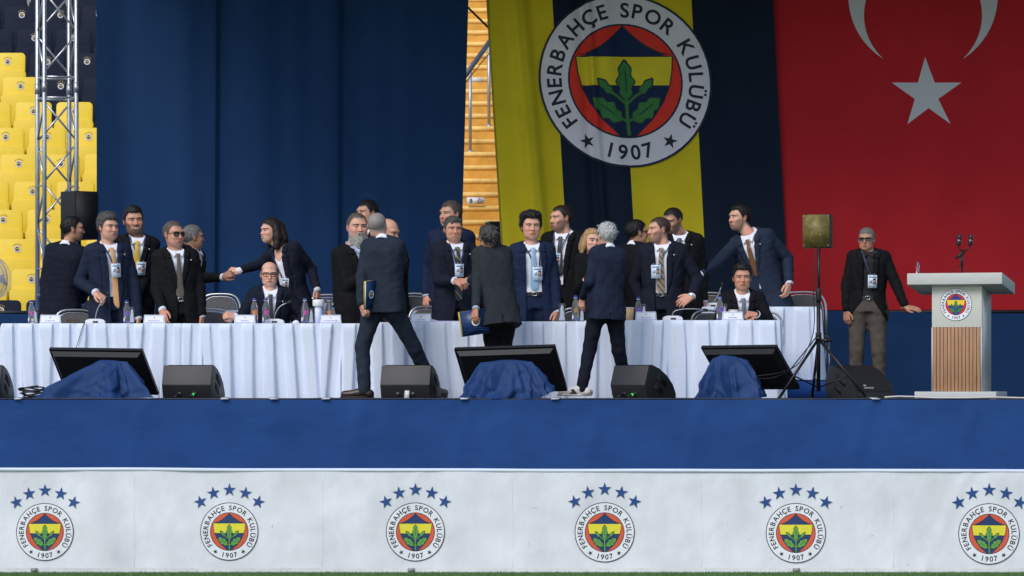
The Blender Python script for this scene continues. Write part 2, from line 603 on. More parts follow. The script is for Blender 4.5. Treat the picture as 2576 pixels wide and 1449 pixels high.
# blue skirt hung from the stage edge
xs = np.linspace(-7, 9, 360); zs = np.linspace(GZ, .004, 26)
X, Z = np.meshgrid(xs, zs)
D_ = vnoise(X * .8, Z * 2.0, 11) * .022 + vnoise(X * 2.2 + Z * 2, Z * 3, 12) * .011
for xd in (-40, 330, 880, 1150, 1480, 1730, 2150, 2420):
    px = P(xd, 0, 0).x
    D_ += .012 * np.exp(-((X - px - .25 * (Z + .5)) / .05) ** 2) * np.clip(1.0 + Z, 0, 1)
for xd in (200, 1270, 1900, 700):
    px = P(xd, 0, 0).x
    D_ += .016 * np.exp(-((X - px) / .16) ** 2 - ((Z + .20 + .25 * abs(X - px)) / .045) ** 2)
D_ = np.maximum(D_, -.008) * np.clip(-Z / .08, 0, 1)
v = np.stack([X, -.012 - D_ - .03 * np.clip(-Z / 1.5, 0, 1), Z], -1).reshape(-1, 3); nx = len(xs)
f = [(j * nx + i, j * nx + i + 1, (j + 1) * nx + i + 1, (j + 1) * nx + i) for j in range(len(zs) - 1) for i in range(nx - 1)]
sk = npmesh('stage_skirt', [(v, f), box((1, .02, .002), (16, .06, .006))], M_blue)
tag(sk, 'plain blue cloth covering the front of the stage', 'cloth')

# ------------------------------------------------------------------ backdrop: blue curtain in three panels
CY = 6.5
cur = thing('curtain', (P(700, 0, CY).x, CY, .0), 'tall dark blue curtain hanging behind the table, in three panels', 'curtain')
def curt_fold(X, Z, seed):
    return vnoise(X * 5.0, Z * .18, seed) * .030 + vnoise(X * 11, Z * .22, seed + 1) * .014 + .012 * np.sin(X * 3 + Z * .5)
for k, (d0, d1, e0, e1) in enumerate(((243, 548, 243, 540), (546, 858, 538, 850), (856, 1184, 848, 1150))):
    zs = np.linspace(.19, 5.1, 40)
    x0 = [P(d0 + (e0 - d0) * ((5.1 - z) / 5.1), 0, CY).x for z in zs]
    x1 = [P(d1 + (e1 - d1) * ((5.1 - z) / 5.1), 0, CY).x for z in zs]
    n = 90
    V = []
    for z, a, b in zip(zs, x0, x1):
        xx = np.linspace(a, b, n)
        q = curt_fold(xx, z + 0 * xx, 40)
        ed = np.linspace(0, 1, n)
        q = q + .05 * np.exp(-(ed / .02) ** 2) * (k > 0)
        V.append(np.stack([xx, CY - q - .012 * k, np.full(n, z)], -1))
    v = np.concatenate(V)
    f = [(j * n + i, j * n + i + 1, (j + 1) * n + i + 1, (j + 1) * n + i) for j in range(len(zs) - 1) for i in range(n - 1)]
    npmesh('curtain_panel', [(v, f)], M_curt, cur)

# ------------------------------------------------------------------ striped club flag with crest
FY = 6.35
def flag_x(u, z):
    dy = HY - (z - ZC) * sc(FY)
    l = 1228 + dy / 560 * 34; r = 1945 + dy / 780 * 40
    return (l + (r - l) * u - CX) / sc(FY)
def flag_fold(u, z):
    q = .075 * np.exp(-((u - .105 - .012 * np.sin(z)) / .022) ** 2) + .045 * np.exp(-((u - .165 + .01 * z) / .016) ** 2)
    q += .055 * np.exp(-((u - .372 + .006 * z) / .013) ** 2) - .03 * np.exp(-((u - .345 + .006 * z) / .02) ** 2)
    q += .02 * np.exp(-((u - .45 + .012 * z) / .03) ** 2)
    q += .016 * np.sin(u * 17 + z * .6) + .008 * np.sin(u * 41 + z)
    return q * np.clip(1.5 - u * .6, .3, 1.2)
bounds = [0, .225, .466, .713, 1.0]
us = np.concatenate([np.linspace(a, b, max(2, int((b - a) * 200)), endpoint=False) for a, b in zip(bounds[:-1], bounds[1:])] + [[1.0]])
zs = np.linspace(.35, 5.1, 60)
U, Z = np.meshgrid(us, zs)
v = np.stack([flag_x(U, Z), FY - flag_fold(U, Z), Z], -1).reshape(-1, 3); nx = len(us)
f, mi = [], []
for j in range(len(zs) - 1):
    for i in range(nx - 1):
        f.append((j * nx + i, j * nx + i + 1, (j + 1) * nx + i + 1, (j + 1) * nx + i))
        s = sum(us[i] >= b - 1e-9 for b in bounds[1:-1])
        mi.append(s % 2)
flag = npmesh('club_flag', [(v, f, None, mi)], [M_yelf, M_navyf])
tag(flag, 'large hanging flag with yellow and navy stripes and a round club crest', 'flag')
edge = [(flag_x(np.array(0.0), z) - .004, FY + .01, z) for z in zs]
npmesh('edge_hem', [tube(edge, .02, 6)], mat('flag_hem', (.30, .24, .012), .8), flag)
fc = P(1573, 204, FY); fR = 218 / sc(FY)
def fmap(x, z, l):
    zz = fc.z + z
    # u of the centre line at the crest's middle height, so that the print follows the slant of the cloth
    u0 = (fc.x - flag_x(np.array(0.0), fc.z)) / (flag_x(np.array(1.0), fc.z) - flag_x(np.array(0.0), fc.z))
    wd = flag_x(np.array(1.0), fc.z) - flag_x(np.array(0.0), fc.z)
    u = u0 + x / wd
    return np.stack([flag_x(u, zz), FY - flag_fold(u, zz) - .016 - l, zz], -1)
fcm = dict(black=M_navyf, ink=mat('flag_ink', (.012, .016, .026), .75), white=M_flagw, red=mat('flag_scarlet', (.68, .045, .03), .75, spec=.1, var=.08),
           navy=mat('flag_navy_light', (.014, .028, .075), .75, spec=.1, var=.1), yellow=mat('flag_yellow_light', (.66, .54, .03), .75, spec=.1, var=.05),
           green=mat('flag_green', (.05, .19, .055), .75, spec=.1, var=.08))
fcm['black'] = mat('flag_outline', (.012, .018, .035), .75)
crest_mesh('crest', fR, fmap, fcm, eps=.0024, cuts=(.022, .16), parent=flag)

# ------------------------------------------------------------------ red flag with crescent and star
TY = 6.42
def tf_x(u, z):
    dy = HY - (z - ZC) * sc(TY)
    l = 1940 + dy / 780 * 40
    return (l + (2760 - l) * u - CX) / sc(TY)
def tf_fold(x, z):
    return .010 * np.sin(x * 4 + z * .8) + .007 * np.sin(x * 9 - z * 1.3 + 1) + .005 * np.sin(z * 2.2 + x)
us = np.linspace(0, 1, 70); zs = np.linspace(.7, 5.1, 50)
U, Z = np.meshgrid(us, zs)
XX = tf_x(U, Z)
v = np.stack([XX, TY - tf_fold(XX, Z), Z], -1).reshape(-1, 3); nx = len(us)
f = [(j * nx + i, j * nx + i + 1, (j + 1) * nx + i + 1, (j + 1) * nx + i) for j in range(len(zs) - 1) for i in range(nx - 1)]
tfl = npmesh('red_flag', [(v, f)], M_redf)
tag(tfl, 'large red hanging flag with a white crescent above a white star', 'flag')
def tmap(pts):
    w = np.array([P(x, y, TY)[:] for x, y in pts])
    w[:, 1] = TY - tf_fold(w[:, 0], w[:, 2]) - .007
    return w
M_emb = mat('flag_emblem_white', (.54, .54, .56), .75, var=.05, vscale=3)
c0, R0, c1, R1 = (2322, -11), 188, (2322, 38), 148.5
a0 = math.atan2(152 - c0[1], 2428 - c0[0]); a1 = math.atan2(152 - c1[1], 2428 - c1[0])
n = 60
arc0 = [(c0[0] + R0 * math.cos(a), c0[1] + R0 * math.sin(a)) for a in np.linspace(a0, a0 - (math.pi * 2 - (math.pi - 2 * a0)) - 0, n)]
arc1 = [(c1[0] + R1 * math.cos(a), c1[1] + R1 * math.sin(a)) for a in np.linspace(a1, a1 - (math.pi * 2 - (math.pi - 2 * a1)), n)]
w = np.concatenate([tmap(arc0), tmap(arc1)])
npmesh('crescent', [(w, [(i, i + 1, n + i + 1, n + i) for i in range(n - 1)])], M_emb, tfl)
st = [(2330, 236)]
sp = [(2327, 143), (2351, 208), (2418, 208), (2360, 249), (2391, 312), (2336, 272), (2283, 312), (2301, 249), (2243, 208), (2309, 208)]
w = tmap(st + sp)
npmesh('star', [(w, [(0, 1 + i, 1 + (i + 1) % 10) for i in range(10)])], M_emb, tfl)

# low blue cloth barrier along the back of the stage
xs = np.linspace(-7, 8, 300); zs = np.linspace(0.0, .965, 14)
X, Z = np.meshgrid(xs, zs)
q = vnoise(X * 1.1, Z * 3, 21) * .02 + vnoise(X * 2.5 - Z, Z * 6, 22) * .010
BKY = 7.15
Yb = np.where(X > 2.6, 6.28, BKY) if False else np.full_like(X, BKY)
def barrier(x0, x1, Yc, label, top):
    xs = np.linspace(x0, x1, 120); zs = np.linspace(0.0, top, 14)
    X, Z = np.meshgrid(xs, zs)
    q = vnoise(X * 1.1, Z * 4, 21) * .02 + vnoise(X * 2.5 - Z, Z * 7, 22) * .010
    v = np.stack([X, Yc - q, Z + .02 * np.sin(X * .8) * (Z / top)], -1).reshape(-1, 3); nx = len(xs)
    f = [(j * nx + i, j * nx + i + 1, (j + 1) * nx + i + 1, (j + 1) * nx + i) for j in range(len(zs) - 1) for i in range(nx - 1)]
    o = npmesh('barrier_cloth', [(v, f)], M_curt)
    rail = npmesh('rail', [tube([(x0, Yc + .03, top), (x1, Yc + .03, top)], .02, 8)], M_blackm, o)
    return tag(o, label, 'cloth')
barrier(-6.6, -4.35, 6.9, 'low blue cloth barrier below the yellow seats, between the fan and the curtain', P(0, 786, 6.9).z)
barrier(P(2000, 0, 6.2).x, 7.2, 6.2, 'low blue cloth barrier under the red flag, behind the lectern', P(0, 784, 6.2).z)

# ------------------------------------------------------------------ stage roof (its underside shades the backdrop; above the picture)
rf = thing('stage_roof', (0, 4.0, 5.3), 'dark fabric roof over the back of the stage', 'roof')
npmesh('roof_sheet', [box((1.2, 4.8, 5.5), (11.6, 4.6, .05))], mat('roof_fabric', (.05, .05, .06), .8), rf)
npmesh('truss_beam', [box((1.2, 2.55, 5.35), (11.6, .3, .3))], M_alu, rf)

# ------------------------------------------------------------------ aluminium truss tower
tw_c = P(143, 0, 6.0)
tw = thing('truss_tower', (tw_c.x, 6.0, 0), 'silver aluminium lattice truss tower in front of the yellow seats', 'truss')
a = R(18.5); S_ = .345
Rm = rotz(a)
corn = [Rm @ np.array([sx * S_ / 2, sy * S_ / 2, 0]) + np.array([tw_c.x, 6.0, 0]) for sx, sy in ((-1, -1), (1, -1), (1, 1), (-1, 1))]
for c in corn:
    npmesh('chord', [tube([c, c + [0, 0, 5.4]], .024, 12)], M_alu, tw)
for c in corn:
    for zc in (P(0, 222, 6).z,):
        npmesh('coupler', [tube([c + [0, 0, zc - .055], c + [0, 0, zc + .055]], .029, 12)], M_alu, tw)
for k in range(4):
    c, d = corn[k], corn[(k + 1) % 4]
    zc = P(0, 222, 6).z
    for z in (zc - .11, zc + .11, zc + 2.2, zc - 2.4, zc - 2.2, .1):
        npmesh('strut', [tube([c + [0, 0, z], d + [0, 0, z]], .011, 8)], M_alu, tw)
    # zigzag bracing
    for base, sgn in ((zc - .16, -1), (zc + .16, 1)):
        z = base; flip = (k % 2 == 0)
        step = .40
        for i in range(5 if sgn > 0 else 6):
            z2 = z + sgn * step
            A, B = (c, d) if flip else (d, c)
            if 0.05 < min(z, z2) and max(z, z2) < 5.4:
                npmesh('brace', [tube([A + [0, 0, z], B + [0, 0, z2]], .011, 8)], M_alu, tw)
            z = z2 + sgn * .04; flip = not flip
            if i % 2 == 1 and k % 2 == 1 and .1 < z < 5.3:
                npmesh('strut', [tube([c + [0, 0, z], d + [0, 0, z]], .009, 8)], M_alu, tw)
npmesh('base_plate', [box((tw_c.x, 6, .01), (.5, .5, .02), Rm)], M_alu, tw)

# ------------------------------------------------------------------ grandstand: tiers, seats, stair
ROW_T, ROW_R, Y0, Z0 = .8, .368, 8.0, 1.10      # row pitch, rise, first row; Z0 = top of the first row's seat backs
tv_, tf_ = [], []
parts = []
for i in range(-1, 19):
    zt_ = Z0 + ROW_R * i - .72
    parts.append(box((0, Y0 + ROW_T * i + .42, (zt_ + GZ) / 2), (70, ROW_T, zt_ - GZ)))
    
stand = npmesh('grandstand_terrace', parts, M_conc, smooth=False)
tag(stand, 'stepped concrete terrace under the stadium seats', 'terrace', kind='structure')

M_sy = mat('seat_yellow', (.80, .56, .020), .42, var=.06, vscale=6)
M_sn = mat('seat_navy', (.0075, .012, .030), .6, var=.1, vscale=6, spec=.15)
M_sd = mat('seat_disc', (.45, .47, .50), .35)
scm = {'black': mat('seat_print_black', (.02, .02, .03), .5), 'ink': MATS['seat_print_black'], 'white': mat('seat_print_white', (.62, .62, .66), .5),
       'red': mat('seat_print_red', (.30, .03, .04), .5), 'navy': mat('seat_print_navy', (.012, .018, .04), .5),
       'yellow': mat('seat_print_yellow', (.55, .42, .02), .5), 'green': mat('seat_print_green', (.03, .12, .04), .5)}
M_sst = {0: mat('seat_star_dark', (.16, .12, .02), .5), 1: mat('seat_star_gold', (.40, .33, .06), .5)}
_seat_cache = {}
def seat_proto(colour):
    m = M_sy if colour == 'yellow' else M_sn
    root = bpy.data.objects.new('stadium_seat', None)
    C.objects.link(root)
    tag(root, 'bright yellow folding stadium seat printed with a small crest' if colour == 'yellow' else 'navy blue folding stadium seat printed with a small crest',
        'seat', 'yellow stadium seats in rows' if colour == 'yellow' else 'navy stadium seats in rows')
    # backrest: rounded panel leaning back, z=0 at its top edge
    tilt = Matrix.Rotation(R(-9), 4, 'X')
    poly = [(x, z - .21) for x, z in rrect(.452, .42, .055, 4)]
    b = npmesh('backrest', [prism(poly, .035, Matrix.Translation((0, .02, 0)) @ tilt)], m, root, world_space=False)
    bevel_mesh(b, .010, 2)
    poly = [(x * (1 - .10 * (z < -.3)), z) for x, z in rrect(.490, .40, .06, 4, 0, -.425)]
    p = npmesh('seat_pan', [prism(poly, .05, Matrix.Translation((0, -.055, 0)) @ Matrix.Rotation(R(-5), 4, 'X'))], m, root, world_space=False)
    bevel_mesh(p, .014, 2)
    npmesh('number_disc', [lathe([(.016, 0), (.016, .006), (.011, .008)], (0, -.035, -.285), 12, (0, -1, .1))], M_sd, root, world_space=False)
    for s in (-1, 1):
        h = npmesh('bracket', [box((s * .225, .0, -.36), (.05, .09, .14))], m if colour == 'yellow' else M_black, root, world_space=False)
        bevel_mesh(h, .01, 1)
    def mp(x, z, l):
        zz = z - .125
        return np.stack([x, .018 + (-.158) * -zz * 0 - .158 * (-zz) * -1 * -1 - l, zz], -1)
    def mp(x, z, l):
        zz = z - .118
        return np.stack([x + 0 * zz, .016 + zz * .158 * 1.0 - l, zz], -1)
    e = crest_mesh('crest', .040, mp, scm, eps=.0004, parent=None, full=False)
    e.parent = root
    sv = []
    for a in (-44, -22, 0, 22, 44):
        vv, ff = polytri(starp((.060 * math.sin(R(a)), .060 * math.cos(R(a))), .010, R(a * .4)))
        sv.append((mp(vv[:, 0], vv[:, 1], .001), ff))
    npmesh('stars', sv, M_sst[0 if colour == 'yellow' else 1], root, world_space=False)
    return root
protos = {}
for i in range(0, 13):
    Ys = Y0 + ROW_T * i; zz = Z0 + ROW_R * i
    off = 0.0 if i % 2 == 1 else .255
    for k in range(-5, 6):
        x = -5.93 + off + .507 * k
        d = CX + x * sc(Ys)
        if d > 380 or d < -330: continue
        if i == 0 or i >= 10: col = 'navy'
        elif i == 9: col = 'yellow' if d < 100 else 'navy'
        elif i == 8: col = 'yellow' if d < 150 else 'navy'
        elif i == 7: col = 'yellow' if d < 200 else 'navy'
        else: col = 'yellow'
        if col not in protos:
            o = protos[col] = seat_proto(col)
        else:
            o = copy_tree(protos[col])
        o.location = (x, Ys, zz)
        o.rotation_euler = (R(rng.uniform(-1, 1)), 0, R(rng.uniform(-.6, .6)))

# stair between curtain and flag
M_step = mat('stair_paint', (.70, .36, .055), .75, var=.22, vscale=6, bump=.004, bscale=18)
M_nose = mat('stair_nosing', (.86, .56, .17), .7, var=.2, vscale=9, bump=.003, bscale=25)
stx0, stx1 = P(1090, 0, 10).x, P(1330, 0, 10).x
stair = thing('aisle_stair', ((stx0 + stx1) / 2, 7.6, 0), 'orange yellow painted stair climbing between the stadium seats', 'stair')
stz = []
for i in range(33):
    Ys = 8.3 + .4 * i; z = .60 + ROW_R / 2 * i + .06
    stz.append((Ys, z))
    o = npmesh('step', [box(((stx0 + stx1) / 2, Ys + .22, z - .14), (stx1 - stx0, .44, .28))], M_step, stair)
    bevel_mesh(o, .012, 2)
    o = npmesh('nosing', [box(((stx0 + stx1) / 2, Ys - .001, z - .034), (stx1 - stx0 - .02, .014, .058))], M_nose, stair)
# handrails
hr = thing('handrail', (P(1184, 0, 11).x, 11, 0), 'grey metal handrail with two posts on the orange stair', 'railing')
def on_step(dx, dy):
    best = min(range(len(stz)), key=lambda i: abs((HY - (stz[i][1] - ZC) * sc(stz[i][0] + .2)) - dy))
    return stz[best][0] + .2, stz[best][1]
M_post = mat('post_steel', (.42, .43, .45), .4, metal=.6, var=.15)
for dxp, dyb, dyt in ((1183, 383, 174), (1230, 318, 108)):
    Yp, zb = on_step(dxp, dyb)
    px = P(dxp, 0, Yp).x; zt2 = P(0, dyt, Yp).z
    npmesh('post', [tube([(px, Yp, zb), (px, Yp, zt2)], .021, 10)], M_post, hr)
    npmesh('post_cap', [lathe([(.024, 0), (.024, .05), (.010, .07), (.010, .10)], (px, Yp, zt2 - .02), 10)], M_post, hr)
    npmesh('post_foot', [lathe([(.04, 0), (.04, .012), (.025, .03)], (px, Yp, zb), 10)], M_post, hr)
A = P(1160, 205, 11.2); B = P(1262, 62, 12.4)
npmesh('hand_tube', [tube([A, B], .030, 10)], mat('rail_grey', (.10, .105, .115), .45, metal=.3), hr)
A = P(1165, 215, 11.3); B = P(1262, 95, 12.5)
npmesh('wire', [tube([A, B], .006, 6)], M_blackm, hr)
cb = npmesh('stay_cable', [tube([P(1160, 2, 7.4), P(1270, 110, 7.4)], .012, 8)], M_black)
tag(cb, 'taut black cable crossing above the orange stair', 'cable')
# stair sign
Ysg, zsg = on_step(1196, 523)
ps = P(1196, 505, Ysg - .24)
sg = thing('stair_sign', (ps.x, ps.y, ps.z - .04), 'small white sign reading 8 beside a stair climbing figure', 'sign')
k = 1 / sc(Ysg - .24)
npmesh('plate', [box(ps, (44 * k, .006, 17 * k))], mat('sign_white', (.75, .75, .78), .5), sg)
tp = []
for vv, ff in text_polys('8', 10.5 * k, -11 * k, 0):
    tp.append((np.stack([ps.x + vv[:, 0], np.full(len(vv), ps.y - .005), ps.z + vv[:, 1]], -1), ff))
fig = [[(6, 6), (9, 3), (7, 0), (10, -2), (9, -5)], [(9, 3), (13, 3), (14, 1)], [(9, 3), (6, 1)], [(7, 0), (4, -3)],
       [(6, -6.5), (9, -6), (9, -4.5), (12, -4), (12, -2.5), (15, -2), (15, -.5), (18, 0)]]
for pl in fig:
    vv, ff = ribbon2(np.array(pl) * k, .55 * k)
    tp.append((np.stack([ps.x + vv[:, 0], np.full(len(vv), ps.y - .005), ps.z + vv[:, 1]], -1), ff))
vv, ff = polytri([(x * k, y * k) for x, y in circ(1.3, 12, (10.5, 6))])
tp.append((np.stack([ps.x + vv[:, 0], np.full(len(vv), ps.y - .005), ps.z + vv[:, 1]], -1), ff))
npmesh('lettering', tp, crm['ink'], sg, smooth=False)
# papers lying on the stair
for j, (dx, dy, w, h, rot, lab) in enumerate(((1197, 201, 34, 12, 0, 'white paper sheet stuck flat on a stair riser behind the post'),
                                          (1237, 134, 12, 12, 0, 'small white card on the stair beside the flag edge'))):
    Yq, zq = on_step(dx, dy + 14)
    q = P(dx, dy, Yq - .24); k = 1 / sc(Yq)
    o = npmesh('paper', [box(q, (w * k, .004, h * k), rotz(0))], mat('paper', (.70, .66, .62), .8, var=.15, vscale=20))
    tag(o, lab, 'paper')

# ================================================================== PEOPLE
# implicit-surface tool: smooth unions of tapered capsules on a grid, turned into one skin by surface nets
class Grid:
    def __init__(s, lo, hi, h):
        s.h = h
        s.lo = np.array(lo, float)
        n = np.ceil((np.array(hi) - s.lo) / h).astype(int) + 1
        s.x = (s.lo[0] + h * np.arange(n[0])).astype(np.float32)
        s.y = (s.lo[1] + h * np.arange(n[1])).astype(np.float32)
        s.z = (s.lo[2] + h * np.arange(n[2])).astype(np.float32)
        s.f = np.full(n, 0.5, np.float32)
    def sl(s, lo, hi):
        out = []
        for ax, a, b in ((s.x, lo[0], hi[0]), (s.y, lo[1], hi[1]), (s.z, lo[2], hi[2])):
            i = max(0, int(np.searchsorted(ax, a))); j = min(len(ax), int(np.searchsorted(ax, b)) + 1)
            out.append(slice(i, max(i, j)))
        return tuple(out)
    def sub(s, q):
        return s.x[q[0]][:, None, None], s.y[q[1]][None, :, None], s.z[q[2]][None, None, :]
    def cap(s, a, b, ra, rb, k=0.0, cut=False, fold=0.0, flat=None):
        a = np.array(a, np.float32); b = np.array(b, np.float32)
        m = max(ra, rb) + k + 3 * s.h + abs(fold)
        q = s.sl(np.minimum(a, b) - m, np.maximum(a, b) + m)
        if any(t.stop <= t.start for t in q): return
        X, Y, Z = s.sub(q)
        ab = b - a; L2 = float(ab @ ab) + 1e-9
        px, py, pz = X - a[0], Y - a[1], Z - a[2]
        t = np.clip((px * ab[0] + py * ab[1] + pz * ab[2]) / L2, 0, 1)
        r = ra + t * (rb - ra)
        if fold:
            w_ = t * math.sqrt(L2)
            r = r + fold * (np.sin(w_ * 62 + 26 * (px - py) + 2.2 * np.sin(w_ * 23 + 15 * pz)) + .6 * np.sin(w_ * 38 - 45 * px + 30 * py)) * (0.35 + .65 * t)
        d = np.sqrt((px - t * ab[0]) ** 2 + (py - t * ab[1]) ** 2 + (pz - t * ab[2]) ** 2) - r
        s.put(q, d, k, cut)
    def put(s, q, d, k=0.0, cut=False):
        f = s.f[q]
        if cut:
            d = -d
            if k > 0:
                h = np.clip(.5 - .5 * (d - f) / k, 0, 1)
                s.f[q] = d + (f - d) * h + k * h * (1 - h)
            else:
                s.f[q] = np.maximum(f, d)
        elif k > 0:
            h = np.clip(.5 + .5 * (d - f) / k, 0, 1)
            s.f[q] = d + (f - d) * h - k * h * (1 - h)
        else:
            s.f[q] = np.minimum(f, d)
    def mesh(s):
        f = s.f
        f[0], f[-1], f[:, 0], f[:, -1], f[:, :, 0], f[:, :, -1] = (.5,) * 6
        ins = f < 0
        cnt = np.zeros(tuple(d - 1 for d in f.shape), np.int8)
        offs = [(i, j, k) for i in (0, 1) for j in (0, 1) for k in (0, 1)]
        nx, ny, nz = cnt.shape
        for i, j, k in offs:
            cnt += ins[i:i + nx, j:j + ny, k:k + nz]
        ac = np.argwhere((cnt > 0) & (cnt < 8))
        if len(ac) == 0: return np.zeros((0, 3)), []
        idx = np.full(cnt.shape, -1, np.int64); idx[tuple(ac.T)] = np.arange(len(ac))
        cv = np.stack([f[ac[:, 0] + i, ac[:, 1] + j, ac[:, 2] + k] for i, j, k in offs], 1)
        acc = np.zeros((len(ac), 3)); n = np.zeros(len(ac))
        for a in range(8):
            for b in range(a + 1, 8):
                oa, ob = np.array(offs[a]), np.array(offs[b])
                if np.abs(oa - ob).sum() != 1: continue
                m = (cv[:, a] < 0) != (cv[:, b] < 0)
                t = cv[m, a] / (cv[m, a] - cv[m, b])
                acc[m] += oa + t[:, None] * (ob - oa); n[m] += 1
        V = s.lo + s.h * (ac + acc / n[:, None])
        F = []
        for ax in range(3):
            sl0 = [slice(None)] * 3; sl1 = [slice(None)] * 3
            sl0[ax] = slice(0, -1); sl1[ax] = slice(1, None)
            a, b = ins[tuple(sl0)], ins[tuple(sl1)]
            e = np.argwhere(a != b)
            o1, o2 = [(1, 2), (2, 0), (0, 1)][ax]
            e = e[(e[:, o1] > 0) & (e[:, o2] > 0) & (e[:, o1] < f.shape[o1] - 1) & (e[:, o2] < f.shape[o2] - 1)]
            c = []
            for d1, d2 in ((-1, -1), (0, -1), (0, 0), (-1, 0)):
                q = e.copy(); q[:, o1] += d1; q[:, o2] += d2
                c.append(idx[tuple(q.T)])
            Q = np.stack(c, 1)
            fl = ~a[tuple(e.T)]
            Q[fl] = Q[fl][:, ::-1]
            F.append(Q)
        F = np.concatenate(F)
        return V, F[(F >= 0).all(1)]

def ell(X, Y, Z, c, r):
    q = np.sqrt(((X - c[0]) / r[0]) ** 2 + ((Y - c[1]) / r[1]) ** 2 + ((Z - c[2]) / r[2]) ** 2)
    return (q - 1) * min(r)

def smn(a, b, k):
    h = np.clip(.5 + .5 * (b - a) / k, 0, 1)
    return b + (a - b) * h - k * h * (1 - h)

def nz3(X, Y, Z, seed, wl):
    r = random.Random(seed); o = 0
    for k in range(6):
        d = np.array([r.gauss(0, 1) for _ in range(3)]); d /= np.linalg.norm(d)
        w = 2 * math.pi / (wl * r.uniform(.6, 1.6)); ph = r.uniform(0, 6.28)
        o = o + np.sin((X * d[0] + Y * d[1] + Z * d[2]) * w + ph + 1.3 * np.sin((X * d[1] + Z * d[0]) * w * .6 + ph))
    return o / 4.0

TT = np.array([-.60, -.42, -.15, .0, .3, .55, .78, .90, .97, 1.03, 1.10])
TW = np.array([.218, .215, .207, .200, .178, .190, .205, .200, .158, .090, .070])
TD = np.array([.158, .156, .152, .148, .134, .142, .141, .114, .088, .074, .062])

class Torso:
    def __init__(s, N, Pv, yaw, S, belly=0.0, wf=1.0):
        s.N = np.array(N, float); s.P = np.array(Pv, float); s.S = S
        ax = s.N - s.P; s.L = np.linalg.norm(ax); s.a = ax / s.L
        u = np.array([math.cos(yaw), math.sin(yaw), 0]); u -= s.a * (u @ s.a); s.u = u / np.linalg.norm(u)
        fw = np.array([math.sin(yaw), -math.cos(yaw), 0]); fw -= s.a * (fw @ s.a) + s.u * (fw @ s.u); s.v = fw / np.linalg.norm(fw)
        s.w = TW * S * wf; s.d = TD * S
        if belly:
            s.d = s.d + belly * np.exp(-((TT - .25) / .28) ** 2)
            s.w = s.w + .5 * belly * np.exp(-((TT - .2) / .3) ** 2)
    def uvt(s, X, Y, Z):
        px, py, pz = X - s.P[0], Y - s.P[1], Z - s.P[2]
        return (px * s.u[0] + py * s.u[1] + pz * s.u[2], px * s.v[0] + py * s.v[1] + pz * s.v[2],
                (px * s.a[0] + py * s.a[1] + pz * s.a[2]) / s.L)
    def loft(s, u, v, t, off, t0, t1, n=2.5):
        w = np.interp(t, TT, s.w) + off; d = np.interp(t, TT, s.d) + off
        q = ((np.abs(u) / w) ** n + (np.abs(v) / d) ** n) ** (1 / n)
        f = (q - 1) * np.minimum(w, d)
        return np.maximum(np.maximum(f, (t - t1) * s.L), (t0 - t) * s.L)
    def front(s, u, t, off, n=2.5):
        w = np.interp(t, TT, s.w); d = np.interp(t, TT, s.d)
        v = d * max(0.0, 1 - (abs(u) / w) ** n) ** (1 / n) + off
        return s.P + s.u * u + s.v * v + s.a * (t * s.L)

def ik(a, b, l1, l2, hint):
    a, b, hint = np.array(a, float), np.array(b, float), np.array(hint, float)
    d = b - a; D = np.linalg.norm(d)
    if D > (l1 + l2) * .995:
        k = D / ((l1 + l2) * .995); l1 *= k; l2 *= k
    if D < abs(l1 - l2) + .02: D = abs(l1 - l2) + .02
    d = d / np.linalg.norm(d)
    x = (l1 * l1 - l2 * l2 + D * D) / (2 * D)
    r = math.sqrt(max(1e-8, l1 * l1 - x * x))
    h = hint - a; h = h - d * (h @ d)
    if np.linalg.norm(h) < 1e-5: h = np.array([0, 1, 0]) - d * d[1]
    return a + d * x + r * h / np.linalg.norm(h)

